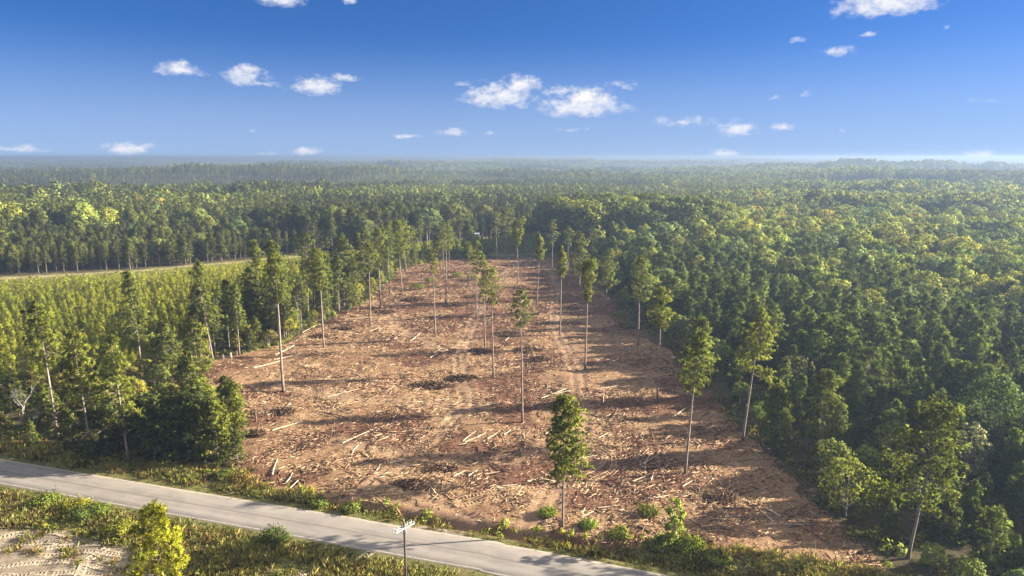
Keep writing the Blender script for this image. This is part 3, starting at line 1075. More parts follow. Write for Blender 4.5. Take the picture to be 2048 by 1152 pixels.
T_LEFT = [
    (118, 878, 103, 606, 722, 42, 'leaning pine with long bare pale trunk beside the road trees', 'open', G1),
    (186, 916, 175, 664, 800, 44, 'dense pine with dark lower trunk close behind the road verge', 'open', G1),
    (258, 926, 250, 672, 850, 52, 'widest low-branched pine of the roadside trio', 'open', G1),
    (285, 745, 274, 545, 685, 34, 'tall layered pine rising over the young plantation edge', 'open', G2),
    (426, 721, 412, 525, 640, 32, 'tall pine with dark flat top between plantation and clearing', 'open', G2),
    (400, 785, 396, 640, 742, 26, 'shorter thin-trunked pine standing before the dark flat-topped one', 'wide', G1),
    (567, 783, 560, 485, 602, 22, 'very tall pine standing out on the clearing edge, bare straight trunk', 'wide', G2),
    (528, 669, 522, 480, 560, 15, 'narrow pine behind the very tall edge pine', 'wide', G1),
    (648, 695, 643, 498, 578, 17, 'slender pine out on the soil in front of the edge row', 'wide', G1),
    (617, 640, 620, 469, 542, 25, 'dark round-topped pine in the edge row of the clearing', 'wide', G3),
    (630, 638, 634, 512, 580, 15, 'lower bright pine tucked against the dark round-topped pine', 'wide', G1),
    (688, 613, 690, 471, 546, 30, 'broadest spreading pine in the middle of the edge row', 'open', G2),
    (741, 652, 745, 484, 545, 18, 'light green pine standing on bare soil past the broadest edge pine', 'lone', G1),
    (761, 615, 760, 458, 532, 18, 'pine with tall pointed crown among the upper edge row', 'wide', G1),
    (780, 590, 778, 446, 520, 17, 'dark-headed pine behind the pointed one of the upper edge row', 'wide', G3),
    (804, 583, 797, 442, 516, 16, 'tall pine on the last bend of the edge row', 'wide', G1),
    (813, 546, 806, 436, 495, 14, 'highest pine at the upper end of the edge row', 'wide', G1),
    (841, 495, 841, 432, 466, 10, 'small round-headed pine beyond the dirt track', 'lone', G2),
    (859, 486, 859, 434, 466, 9, 'pale-trunked pine beside the small one beyond the dirt track', 'lone', G1),
    (885, 481, 884, 430, 463, 11, 'dark pine beyond the dirt track behind the tight trio', 'lone', G3),
    (939, 489, 939, 453, 483, 13, 'short bushy bright pine at the bend of the dirt track', 'bushy', G1),
]
for row in T_LONE:
    hand_pine(*row)
for row in T_LEFT:
    hand_pine(*row[:7], style=row[7], tint=row[8], group='tall pines along the plantation edge')
CLUMP = [(215, 905, 212, 812, 895, 40, 'lowest dark bushy pine of the roadside clump'), (300, 915, 298, 795, 905, 38, 'dark bushy pine behind the low one of the roadside clump'), (350, 918, 348, 800, 905, 36, 'middle bushy pine of the roadside clump'),
         (398, 914, 396, 783, 905, 36, 'tallest bushy pine of the roadside clump'), (437, 922, 436, 800, 912, 30, 'sunlit bushy pine at the clearing end of the roadside clump'), (468, 898, 470, 768, 850, 24, 'thin-stemmed pine on the corner where the clump meets bare soil')]
for row in CLUMP:
    hand_pine(*row[:5], row[5] * 1.3, row[6], style='bushy', tint=(.8, .9, .8) if row[0] < 420 else (1.45, 1.35, .9), group='bushy pines in the roadside clump')  # sun and shade put into the needle tint: clearing end lighter, the rest darker


def front_pine():
    x, y = px_ground(330, 1218)
    z = gz(x, y)
    _, f, u = px_dir(335, 1012)
    h = CAM_H + u / f * y - z
    mb = pine(77, h, .9, 3.1, 66, 7, prof_full, (.15, 1.25), .52, .04, 14, spread=.24, irr=.5)
    root = empty('pine_tree', (x, y, z))
    tag(root, 'yellow-green young pine with whorled tips standing in the verge before the road', 'pine tree')
    part('trunk', mb.mesh('pine_trunk', YOUNG_MATS, 0), root)
    part('crown', mb.mesh('pine_crown', YOUNG_MATS, 1), root, (1.45, 1.28, .75))
    HAND.append((x, y, root['label']))


front_pine()


def hand_leaf(bx, by, tx, ty, cw, label, tint, lobes=26, per=90, size=.34, frac=.12, loose=.08, column=False, group=None):
    x, y, z, h, lean = spot(bx, by, tx, ty)
    R = cw / FPX * math.hypot(y, CAM_H - h * .6)
    mb = broadleaf(int(bx * 3 + by), h, R, lobes, per, size, frac, loose=loose, column=column)
    root = empty('broadleaf_tree', (x, y, z))
    tag(root, label, 'tree', group or 'broad-leaved trees at the wood edge')
    part('trunk', mb.mesh('broadleaf_trunk', LEAF_MATS, 0), root)
    part('crown', mb.mesh('broadleaf_crown', LEAF_MATS, 1), root, tint)
    HAND.append((x, y, label))


hand_leaf(1345, 1098, 1345, 1002, 19, 'slim yellow-green sapling on weedy soil by the far verge', (1.7, 1.75, .9), 18, 60, .26, .1, column=True)
hand_leaf(1968, 935, 1965, 757, 62, 'big round dark-leaved tree with sunlit rim in the near wood', (.62, .78, .62), 40, 120, .34, .06, .04)
hand_leaf(1928, 985, 1925, 850, 32, 'small silvery grey-leaved tree below the big round one', (1.5, 1.35, 2.3), 22, 80, .26, .1)
hand_leaf(1690, 1035, 1690, 925, 50, 'low yellow-green leafy thicket tree at the clearing edge', (1.25, 1.2, .75), 26, 90, .3, .04)
hand_leaf(1660, 968, 1655, 885, 38, 'smaller olive tree above the yellow-green thicket', (1.05, 1.05, .75), 22, 80, .28, .05)
hand_leaf(1590, 800, 1592, 715, 30, 'grey half-bare tree behind the shaggy leaning pine', (1.5, 1.25, 1.9), 20, 55, .26, .15)
hand_leaf(1610, 720, 1610, 655, 28, 'pale olive round tree in the dark young stand', (1.3, 1.25, 1.0), 24, 80, .32, .1)
hand_leaf(1545, 660, 1545, 598, 20, 'dull grey-green tree among dark pines up the stand', (1.2, 1.1, 1.4), 20, 70, .3, .1)
hand_leaf(1890, 760, 1890, 680, 27, 'rounded olive tree in front of the bare white tree', (1.15, 1.15, .8), 24, 80, .3, .1)
hand_leaf(1440, 655, 1440, 590, 24, 'sunlit olive tree rising from the wood edge behind thin pines', (1.2, 1.2, .85), 24, 80, .32, .1)
hand_leaf(1650, 520, 1650, 470, 22, 'golden autumn tree glowing in the middle of the far wood', (2.6, 1.9, .7), 24, 70, .4, .15)
hand_leaf(1560, 480, 1560, 425, 24, 'orange-tinged tree above the golden autumn tree', (1.9, 1.35, .75), 24, 70, .45, .15)
hand_leaf(830, 462, 828, 424, 20, 'pinkish russet tree behind the upper end of the edge row', (2.1, 1.15, 1.2), 22, 70, .5, .15)
hand_leaf(565, 492, 565, 440, 13, 'reddish-brown slim tree in the far pine forest beyond the plantation', (2.0, 1.05, .9), 20, 60, .4, .15)


def hand_bare(bx, by, tx, ty, label, m):
    x, y, z, h, lean = spot(bx, by, tx, ty)
    mb = bare(int(bx + by), h)
    root = empty('dead_tree', (x, y, z))
    tag(root, label, 'bare tree', 'leafless trees')
    part('trunk', mb.mesh('bare_trunk', [m]), root)
    HAND.append((x, y, label))


hand_bare(1880, 785, 1882, 715, 'leafless white-barked tree in the dark near wood', M_DEAD)
hand_bare(45, 850, 40, 745, 'leafless pale tree at the plantation edge by the frame side', M_DEAD)
hand_bare(65, 870, 65, 790, 'greyish leafless tree beside the pale bare one by the plantation', M_BARKL)
hand_bare(600, 655, 582, 540, 'thin leaning dead tree in the edge row of the clearing', M_DEAD)
hand_bare(345, 740, 346, 660, 'bare grey stem standing in brush at the plantation edge', M_DEAD)
hand_bare(1760, 800, 1760, 735, 'twiggy greyish leafless tree behind the feathery pine', M_BARKL)

HX = np.array([h[0] for h in HAND])
HY = np.array([h[1] for h in HAND])
# the open clearing trees must not be hidden by generated ones
# ------------------------------------------------------------------ generated trees
TAN_H = math.tan(math.radians(36.9))


def in_wedge(x, y, ang=44):
    return (y > 20) & (np.abs(x) < np.tan(math.radians(ang)) * y + 25)


def jitter_grid(x0, x1, y0, y1, s, seed, jit=.42):
    r = np.random.RandomState(seed)
    xs, ys = np.arange(x0, x1, s), np.arange(y0, y1, s * .9)
    gx_, gy_ = np.meshgrid(xs, ys)
    gx_ = gx_ + (np.arange(len(ys)) % 2)[:, None] * s * .5
    gx_ = gx_ + r.uniform(-jit, jit, gx_.shape) * s
    gy_ = gy_ + r.uniform(-jit, jit, gy_.shape) * s
    return gx_.ravel(), gy_.ravel(), r


PT, LT, YT = [], [], []     # x, y, h, variant, tint, region


def far_enough(x, y, dmin):
    ok = np.ones(len(x), bool)
    for hx, hy in zip(HX, HY):
        ok &= np.hypot(x - hx, y - hy) > dmin
    return ok


CB = np.array([p for p in CLEAR])


def right_edge(y):
    """x of the clearing's wood side at depth y"""
    ys = np.array([40, 57, 67, 77, 95, 115, 160, 199, 249, 299, 320])
    xs = np.array([60, 47, 42.5, 41.5, 41, 39, 37.5, 32.5, 30.5, 29, 24])
    return np.interp(y, ys, xs)


GROVE = [(24, 312), (48, 308), (74, 312), (104, 326), (116, 352), (100, 380), (60, 388), (28, 372), (14, 340)]

# -- the wood right of the clearing
x, y, r = jitter_grid(20, 330, 40, 420, 4.2, 51)
e = right_edge(y)
keep = in_wedge(x, y) & (x > e + 1.5) & ~inpoly(x, y, GROVE) & far_enough(x, y, 2.2) & (road_v(x, y) > 7) & ~((y > 306) & (x < 24))
keep &= r.rand(len(x)) < np.where(x - e < 8, .8, .8) * np.where((y < 120) & (x - e < 25), .95, 1) * np.where(np.hypot(x, y) > 260, .62, 1)
x, y, e = x[keep], y[keep], e[keep]
mixn = fbm(x / 45, y / 45, 3, 61)
pleaf = np.where(y < 150, .12, .18) + sstep(60, 150, x - e) * .15 + sstep(170, 260, np.hypot(x, y)) * .38 + (mixn - .5) * .9
pleaf = np.where(x - e < 8, .42, pleaf)
isleaf = r.rand(len(x)) < pleaf
for xi, yi, ei, lf in zip(x, y, e, isleaf):
    low = 1 - .38 * (1 - float(sstep(95, 140, yi))) * (1 - float(sstep(14, 34, xi - ei)))
    di = math.hypot(xi, yi)
    edge = xi - ei < 7
    if lf:
        h = r.uniform(4, 8) if edge else r.uniform(6.5, 11.5) + r.uniform(0, 7) * float(sstep(170, 300, di))
        q = r.rand()
        autumn = float(sstep(150, 260, di))
        if q < .015:
            tn = (1.9, 1.3, .8)
        elif q < .12 + .26 * autumn:
            tn = (1.4 + r.uniform(-.1, .2), 1.35, .8)
        elif q < .26 + .34 * autumn:
            tn = (.85, 1.0, 1.15)
        else:
            tn = (1.1 + .22 * autumn, 1.15 + .2 * autumn, .9)
        tq = r.uniform(.85, 1.4)
        tn = tuple(c * tq * r.uniform(.93, 1.07) for c in tn)
        LT.append((xi, yi, h * low, r.randint(0, 6), tn, 'wood edge' if edge else ('autumn wood' if di > 200 else 'dark stand')))
    else:
        h = r.uniform(4, 9) if edge else r.uniform(7, 13.5) + r.uniform(0, 4) * float(sstep(200, 300, di))
        b = r.uniform(.75, 1.45)
        PT.append((xi, yi, h * low, r.randint(0, 6), (b * .92, b, b * .92), 'wood edge' if edge else 'dark stand'))
# -- the oak grove
x, y, r = jitter_grid(10, 125, 300, 395, 7.5, 53)
k = inpoly(x, y, GROVE)
for xi, yi in zip(x[k], y[k]):
    b = r.uniform(.6, .95)
    tn = (b * 1.0, b * 1.05, b * .75) if r.rand() < .8 else (b * 1.9, b * 1.8, b * .8)
    LT.append((xi, yi, r.uniform(19, 25), 6 + r.randint(0, 4), tn, 'oak grove'))

# -- fringe between plantation and clearing, and the trees by the road at left
FR = [(-40, 93), (-44, 103.7), (-60, 124.9), (-67, 148), (-56.4, 160.4), (-53.4, 175), (-45.4, 213), (-45.2, 272), (-36, 296), (-10, 307), (-10, 314), (-42, 304), (-56, 276), (-57, 215),
      (-66, 176), (-78, 150), (-84, 130), (-110, 128), (-170, 150), (-170, 131), (-115, 112), (-80, 102), (-55, 96)]
x, y, r = jitter_grid(-170, 0, 90, 315, 3.0, 55)
k = inpoly(x, y, FR) & far_enough(x, y, 1.6) & (road_v(x, y) > 8) & in_wedge(x, y) & (r.rand(len(x)) < .46)
for xi, yi in zip(x[k], y[k]):
    q = r.rand()
    if q < .5:
        b = r.uniform(.85, 1.25)
        PT.append((xi, yi, (r.uniform(2.5, 4.5) if xi < -92 else (r.uniform(3.5, 8) if r.rand() < .8 else r.uniform(9, 13))), r.randint(0, 6), (b * 1.1, b * 1.08, b * .85), 'plantation fringe'))
    else:
        tn = [(1.5, 1.4, .8), (1.2, 1.2, .8), (1.5, 1.15, 1.2), (1.9, 1.5, .8)][r.randint(0, 4)]
        b = r.uniform(.75, 1.05)
        LT.append((xi, yi, r.uniform(2.0, 4.0) if xi < -92 else r.uniform(2.5, 6), r.randint(0, 6), tuple(c * b for c in tn), 'plantation fringe'))

# -- taller pines filling out the line between plantation and clearing
EDGE = [(-66, 146), (-57, 160), (-54, 176), (-47, 213), (-46, 250), (-46, 274), (-37, 297)]
r = np.random.RandomState(63)
for i in range(34):
    q = r.uniform(0, len(EDGE) - 1.001)
    k0 = int(q)
    xi = EDGE[k0][0] + (EDGE[k0 + 1][0] - EDGE[k0][0]) * (q - k0) - r.uniform(0, 9)
    yi = EDGE[k0][1] + (EDGE[k0 + 1][1] - EDGE[k0][1]) * (q - k0) + r.uniform(-2, 4)
    if far_enough(np.array([xi]), np.array([yi]), 2.0)[0]:
        b = r.uniform(.95, 1.3)
        PT.append((xi, yi, r.uniform(11, 21), 6 + r.randint(0, 4), (b, b, b * .9), 'plantation fringe'))

# -- plantation of young pines between the fringe and the track, planted in rows
PL = [(-84, 132), (-78, 152), (-66, 178), (-57, 216), (-56, 278), (-40, 304), (-8, 316), (16, 314), (20, 330), (30, 390), (10, 386), (-20, 370), (-48, 345), (-90, 312), (-117, 290), (-155, 260), (-193, 245), (-420, 184), (-420, 150), (-170, 150), (-112, 130)]
r = np.random.RandomState(57)
rowd = np.array([math.cos(math.radians(38)), math.sin(math.radians(38))])
rown = np.array([-rowd[1], rowd[0]])
YROW = []
for ri in range(-160, 160):
    for ci in range(-160, 260):
        p = np.array([-80., 150.]) + rown * ri * 3.1 + rowd * ci * 2.2 + r.normal(0, .42, 2)
        YROW.append((p[0], p[1]))
YROW = np.array(YROW)
k = inpoly(YROW[:, 0], YROW[:, 1], PL) & in_wedge(YROW[:, 0], YROW[:, 1]) & (r.rand(len(YROW)) < .95) & (dpoly(YROW[:, 0], YROW[:, 1], TRACK) > 6.5)
for xi, yi in YROW[k]:
    g = float(fbm(np.array([xi / 25]), np.array([yi / 25]), 2, 71)[0])
    b = r.uniform(.82, 1.15)
    dk = 1 - .5 * float(sstep(.52, .62, g))
    end = float(sstep(290, 320, yi))
    h = r.uniform(2.8, 5.2) + 1.2 * (g - .5) + 1.6 * end
    h *= .45 + .55 * float(sstep(14, 34, dpoly(np.array([xi]), np.array([yi]), TRACK)[0]))
    YT.append((xi, yi, h, r.randint(0, 5) if math.hypot(xi, yi) < 260 else 5 + r.randint(0, 3), (1.25 * b * (1.1 - .3 * (1 - dk)) * (1 - .3 * end), 1.25 * b * (1 - .2 * (1 - dk)) * (1 - .22 * end), b * .9), 'plantation'))

# -- the wide forest, compartment by compartment
r = np.random.RandomState(58)
NS = 420
sx, sy = r.uniform(-2600, 2600, NS), r.uniform(150, 2900, NS)
s_leaf = r.rand(NS) < np.clip(.10 + .62 * sstep(-.1, .55, np.arctan2(sx, sy)) + .12 * sstep(900, 2000, sy), 0, 1)
s_leaf &= ~((np.arctan2(sx, sy) < .12) & (sy < 1000) & (r.rand(NS) < .85))
s_h = np.where(s_leaf, r.uniform(12, 21, NS), r.uniform(9, 19, NS))
s_h = np.where((r.rand(NS) < .14) & (sy > 480), r.uniform(3.5, 5.5, NS), s_h)
s_t = r.uniform(.68, 1.38, NS)


def compartment(x, y):
    wx = x + 60 * (fbm(x / 150, y / 150, 2, 81) - .5)
    wy = y + 60 * (fbm(x / 150, y / 150, 2, 82) - .5)
    best = np.full(len(x), 1e18)
    idx = np.zeros(len(x), int)
    for i in range(NS):
        d = (wx - sx[i]) ** 2 + (wy - sy[i]) ** 2
        m = d < best
        best[m] = d[m]
        idx[m] = i
    return idx


def beyond_track(x, y):
    tx = np.array([p[0] for p in TRACK])
    ty = np.array([p[1] for p in TRACK])
    return y > np.interp(x, tx, ty) + 8


def wide(ymax0, ymax1, s, seed):
    lim = TAN_H * ymax1 * 1.25 + 40
    x, y, r = jitter_grid(-lim, lim, max(150, ymax0 * .7), ymax1, s, seed)
    d = np.hypot(x, y)
    k = (d >= ymax0) & (d < ymax1) & in_wedge(x, y, 42) & beyond_track(x, y) & far_enough(x, y, 3)
    k &= ~((x > right_edge(y)) & (d < 420) & (x > 20) & (y < 420) & (x < 330)) | (d > 420)
    k &= ~inpoly(x, y, GROVE)
    return x[k], y[k], r


for a, b, s, seed in ((230, 520, 4.1, 91), (520, 1100, 5.0, 92), (1100, 2300, 7.4, 93)):
    x, y, r = wide(a, b, s, seed)
    ci = compartment(x, y)
    small = fbm(x / 18, y / 18, 2, 83)
    mid_ = fbm(x / 70, y / 70, 3, 84)
    d = np.hypot(x, y)
    for i in range(len(x)):
        lf = s_leaf[ci[i]]
        if r.rand() < (.05 if not lf else .14) + .5 * max(0, mid_[i] - .6):
            lf = not lf
        if lf and r.rand() > .82:
            continue
        h = s_h[ci[i]] * r.uniform(.72, 1.22) * (.72 + .6 * mid_[i])
        b = s_t[ci[i]] * r.uniform(.7, 1.25)
        az = x[i] / max(y[i], 1)
        warm = 1.12 if az < .1 else 1.0
        if lf:
            q = r.rand()
            if q < .012:
                tn = (1.8, 1.15, .9)
            elif q < .16:
                tn = (1.55, 1.4, .75)
            elif q < .36:
                tn = (.85, 1.02, 1.15)
            else:
                tn = (1.15, 1.15, .9)
            v = 10 + r.randint(0, 5) if d[i] > 430 else (r.randint(0, 6) if h < 15 else 6 + r.randint(0, 4))
            LT.append((x[i], y[i], h * 1.05, v, (tn[0] * b, tn[1] * b, tn[2] * b), 'far wood'))
        else:
            v = 10 + r.randint(0, 5) if d[i] > 430 else (6 + r.randint(0, 4) if r.rand() < .75 else r.randint(0, 6))
            PT.append((x[i], y[i], h, v, (warm * 1.05 * b, warm * b, .92 * b), 'far pine forest'))


def in_frame(x, y, h):
    f = y * math.cos(PITCH) + (CAM_H - h / 2) * math.sin(PITCH)
    u = -(CAM_H - h / 2) * math.cos(PITCH) + y * math.sin(PITCH)
    return abs(x / f) < .765 and abs(u / f) < .44


def split(L, n):
    order = sorted(range(len(L)), key=lambda i: -(L[i][2] / math.hypot(L[i][0], L[i][1])) * (1 if in_frame(*L[i][:3]) else 0))
    first = [L[i] for i in order[:n] if in_frame(*L[i][:3])]
    chosen = set(order[:len(first)])
    return first, [L[i] for i in range(len(L)) if i not in chosen]


ORD = 'nearest,second nearest,third nearest,fourth nearest,fifth nearest,sixth nearest,seventh nearest,eighth nearest,ninth nearest,tenth nearest'.split(',')
_count = {}
SHORT = [' '.join(h[2].split()[:9]) for h in HAND]


def tone(kind, tn, h):
    r_, g_, b_ = tn
    if kind == 'broadleaf_tree':
        if r_ > 1.55 * g_ / 1.0 * .95:
            c = 'rusty'
        elif b_ > .98 * g_:
            c = 'greyish'
        elif r_ > 1.55:
            c = 'yellowing'
        elif g_ < .85:
            c = 'dark green'
        else:
            c = 'olive'
    else:
        c = 'dark green' if g_ < .85 else ('mid-green' if g_ < 1.0 else 'light green')
    sz = ('low' if h < 6 else 'tall' if h > 11 else 'mid-sized') if kind != 'young_pine' else ('small' if h < 4.7 else 'stout')
    return f'{sz} {c}'


PLACE = {'dark stand': 'in the dense stand', 'wood edge': 'at the wood edge', 'autumn wood': 'in the autumn wood', 'oak grove': 'in the oak grove', 'plantation fringe': 'on the plantation fringe',
         'plantation': 'in the plantation', 'far wood': 'in the forest beyond', 'far pine forest': 'in the forest beyond'}
NOUN = {'pine_tree': 'pine', 'broadleaf_tree': 'leafy tree', 'young_pine': 'young pine'}
GROUP = {'pine_tree': 'pines of the surrounding woods', 'broadleaf_tree': 'broad-leaved trees of the surrounding woods', 'young_pine': 'young pines planted in rows'}
SHORTN = {}


def nick(i):
    """a landmark's own label, cut to the words that name it"""
    return HAND[i][2]


def place_tree(kind, t):
    x, y, h, v, tn, region = t
    lib = {'pine_tree': PINE_LIB, 'broadleaf_tree': LEAF_LIB, 'young_pine': YOUNG_LIB}[kind]
    s = h / lib[v][1]
    rr = random.random() * 6.283
    ws = s * random.uniform(.82, 1.2)
    z = gz(x, y) - .03
    big = h / math.hypot(x, y) > .045 and v < 10
    lab = PENDING[id(t)]
    cat = {'pine_tree': 'pine tree', 'broadleaf_tree': 'tree', 'young_pine': 'young pine'}[kind]
    if big and kind != 'young_pine':
        o = empty(kind, (x, y, z), rr, (ws, ws, s))
        part('trunk', lib_mesh(kind, v, 'trunk'), o)
        part('crown', lib_mesh(kind, v, 'crown'), o, tn)
    else:
        o = link(bpy.data.objects.new(kind, lib_mesh(kind, v, 'all')))
        o.location = (x, y, z)
        o.rotation_euler = (0, 0, rr)
        o.scale = (ws, ws, s)
        o['tint'] = tn
    tag(o, lab, cat, GROUP[kind])
    return o


PENDING = {}
NICK = {}


def label_all(kind, L):
    """each tree is named by its tone, its place and its rank of nearness to a landmark tree"""
    by = {}
    for t in L:
        d = np.hypot(HX - t[0], HY - t[1])
        j = int(np.argmin(d))
        by.setdefault((tone(kind, t[4], t[2]), PLACE[t[5]], j), []).append((d[j], t))
    for (c, pl, j), ts in by.items():
        ts.sort(key=lambda q: q[0])
        ref = NICKS[j]
        for i, (_, t) in enumerate(ts):
            o = ORD[i] if i < len(ORD) else f'{i + 1}th nearest'
            PENDING[id(t)] = f'{c} {NOUN[kind]} {pl}, {o} the {ref}'


def make_nicks():
    """short unique names for landmarks: as few leading words as single them out"""
    stop = {'of', 'the', 'in', 'on', 'with', 'a', 'and', 'at', 'to', 'by'}
    out = []
    for i, h in enumerate(HAND):
        w = h[2].replace(',', '').split()
        for n in range(3, len(w) + 1):
            if w[n - 1] in stop:
                continue
            s = ' '.join(w[:n])
            if ('pine' in s or 'tree' in s or 'sapling' in s or 'stem' in s or 'one' in s) and sum(' '.join(g[2].replace(',', '').split()[:n]) == s for g in HAND) == 1:
                break
        out.append(s)
    return out


NICKS = make_nicks()
P_IND, P_REST = split(PT, 300 - 62)
L_IND, L_REST = split(LT, 300 - 16)
Y_IND, Y_REST = split(YT, 300)
label_all('pine_tree', P_IND)
label_all('broadleaf_tree', L_IND)
label_all('young_pine', Y_IND)
for kind, L in (('pine_tree', P_IND), ('broadleaf_tree', L_IND), ('young_pine', Y_IND)):
    for t in L:
        place_tree(kind, t)


# ------------------------------------------------------------------ masses: one object each, instancing the shapes above
def scatter(name, pts, meshes, label=None):
    """pts: x, y, z, rot, sx, sz, idx, tint"""
    coll = bpy.data.collections.new(name + '_shapes')
    for i, me in enumerate(meshes):
        coll.objects.link(bpy.data.objects.new(f'shape_{i:02d}', me))
    A = np.array([p[:7] for p in pts], float)
    Tn = np.array([p[7] for p in pts], float)
    me = bpy.data.meshes.new(name)
    me.vertices.add(len(A))
    me.vertices.foreach_set('co', A[:, :3].astype(np.float32).ravel())
    at = me.attributes.new('rz', 'FLOAT', 'POINT')
    at.data.foreach_set('value', A[:, 3].astype(np.float32))
    at = me.attributes.new('sc', 'FLOAT_VECTOR', 'POINT')
    at.data.foreach_set('vector', np.stack([A[:, 4], A[:, 4], A[:, 5]], 1).astype(np.float32).ravel())
    at = me.attributes.new('idx', 'INT', 'POINT')
    at.data.foreach_set('value', A[:, 6].astype(np.int32))
    at = me.attributes.new('tint', 'FLOAT_VECTOR', 'POINT')
    at.data.foreach_set('vector', Tn.astype(np.float32).ravel())
    o = link(bpy.data.objects.new(name, me))
    ng = bpy.data.node_groups.new(name, 'GeometryNodeTree')
    ng.interface.new_socket('Geometry', in_out='INPUT', socket_type='NodeSocketGeometry')
    ng.interface.new_socket('Geometry', in_out='OUTPUT', socket_type='NodeSocketGeometry')
    N, Lk = ng.nodes, ng.links
    gi, go = N.new('NodeGroupInput'), N.new('NodeGroupOutput')
    ci = N.new('GeometryNodeCollectionInfo')
    ci.inputs['Collection'].default_value = coll
    ci.inputs['Separate Children'].default_value = True
    ci.inputs['Reset Children'].default_value = True
    ip = N.new('GeometryNodeInstanceOnPoints')
    ip.inputs['Pick Instance'].default_value = True

    def na(nm, typ):
        nd = N.new('GeometryNodeInputNamedAttribute')
        nd.data_type = typ
        nd.inputs['Name'].default_value = nm
        return next(s for s in nd.outputs if s.enabled and s.name == 'Attribute')
    cx = N.new('ShaderNodeCombineXYZ')
    Lk.new(na('rz', 'FLOAT'), cx.inputs[2])
    e2r = N.new('FunctionNodeEulerToRotation')
    Lk.new(cx.outputs[0], e2r.inputs[0])
    Lk.new(gi.outputs[0], ip.inputs['Points'])
    Lk.new(ci.outputs[0], ip.inputs['Instance'])
    Lk.new(na('idx', 'INT'), ip.inputs['Instance Index'])
    Lk.new(e2r.outputs[0], ip.inputs['Rotation'])
    Lk.new(na('sc', 'FLOAT_VECTOR'), ip.inputs['Scale'])
    Lk.new(ip.outputs[0], go.inputs[0])
    md = o.modifiers.new('scatter', 'NODES')
    md.node_group = ng
    tag(o, label, kind='stuff')
    return o


def tree_pts(L, lib):
    r = np.random.RandomState(len(L))
    X_, Y_ = np.array([t[0] for t in L]), np.array([t[1] for t in L])
    Z_ = ground_z(X_, Y_)
    out = []
    for t, z in zip(L, Z_):
        s = t[2] / lib[t[3]][1]
        w = s * r.uniform(.9, 1.2)
        out.append((t[0], t[1], z - .05, r.uniform(0, 6.28), w, s, t[3], t[4]))
    return out


scatter('pine_forest', tree_pts(P_REST, PINE_LIB), [lib_mesh('pine_tree', i, 'all') for i in range(len(PINE_LIB))])
scatter('broadleaf_forest', tree_pts(L_REST, LEAF_LIB), [lib_mesh('broadleaf_tree', i, 'all') for i in range(len(LEAF_LIB))])
scatter('plantation_forest', tree_pts(Y_REST, YOUNG_LIB), [lib_mesh('young_pine', i, 'all') for i in range(len(YOUNG_LIB))])


# the farthest woods: patches of canopy, each 90 m across
def patch(seed):
    r = np.random.RandomState(seed)
    mb = MB()
    for i in range(95):
        px_, py_ = r.uniform(-47, 47, 2)
        h = r.uniform(10, 17)
        R = r.uniform(2.6, 5.0)
        m = 22
        d = r.normal(0, 1, (m, 3)) + np.array([0, 0, .5])
        d /= np.linalg.norm(d, axis=1)[:, None]
        c = np.array([px_, py_, h - R * 1.1])
        mb.leaves(c + d * np.array([R, R, R * 1.2]) * r.uniform(.6, 1, (m, 1)), d, 2.6, r, .5, 0)
    return mb


PM = [patch(400 + i).mesh('canopy_patch', [M_PINE]) for i in range(4)]
r = np.random.RandomState(95)
pts = []
for a, b, s in ((2250, 4200, 78), (4200, 11500, 84)):
    x, y, r = jitter_grid(-b, b, a * .7, b, s, 96 + int(s), .2)
    d = np.hypot(x, y)
    k = (d > a) & (d < b) & in_wedge(x, y, 42)
    x, y = x[k], y[k]
    z = ground_z(x, y)
    nn = fbm(x / 500, y / 300, 3, 97)
    for xi, yi, zi, q in zip(x, y, z, nn):
        b_ = r.uniform(.85, 1.1) * (.35 + 1.3 * q)
        pts.append((xi, yi, zi - .5, r.uniform(0, 6.28), 1.0, r.uniform(.75, 1.15) * (.7 + .6 * q), r.randint(0, 4), (1.05 * b_, b_, .9 * b_)))
scatter('distant_forest', pts, PM)

# ------------------------------------------------------------------ grass, weeds, shrubs
def grass_clump(seed, n, h, w, spread):
    r = np.random.RandomState(seed)
    mb = MB()
    C = np.zeros((n, 3))
    C[:, :2] = r.normal(0, spread, (n, 2))
    D = np.tile([[0, 0, 1.]], (n, 1)) + r.normal(0, .35, (n, 3))
    mb.blades(C, D, h, w, 2, .25, r, 0)
    return mb


GM = [grass_clump(500 + i, 16, .38 + .12 * (i % 3), .035, .22).mesh('grass_clump', [M_GRASS]) for i in range(4)]
r = np.random.RandomState(59)
n = 60000
x = r.uniform(-100, 60, n)
y = r.uniform(48, 120, n)
v = road_v(x, y)
ew = 4.2 + 4.5 * sstep(-22, -44, x) + 5.0 * sstep(8, 22, x)
dn = fbm(x / 3, y / 3, 3, 72)
wy_ = inpoly(x, y, YARD) & (v < -7)
k = in_wedge(x, y, 40) & (np.abs(v) > 3.25) & (v > -15) & (v < ew + 3 * dn - .8) & ((~wy_) | (r.rand(n) < .10)) & (r.rand(n) < sstep(.32, .52, dn) + .25)
x, y, v, dn = x[k], y[k], v[k], dn[k]
z = ground_z(x, y)
pts = []
for xi, yi, zi, vi, q in zip(x, y, z, v, dn):
    short = abs(vi) < 4.4
    s = (.35 if short else r.uniform(.6, 1.5) * (.7 + q))
    p = r.rand()
    tn = (1.15, 1.28, .8) if p < .45 else ((1.3, 1.22, .9) if p < .8 else (1.15, .85, .75))
    if short and vi < 0:
        tn = (.6, .85, .55)
    pts.append((xi, yi, zi - .02, r.uniform(0, 6.28), s * 1.1, s, r.randint(0, 4), tn))
scatter('verge_grass', pts, GM)

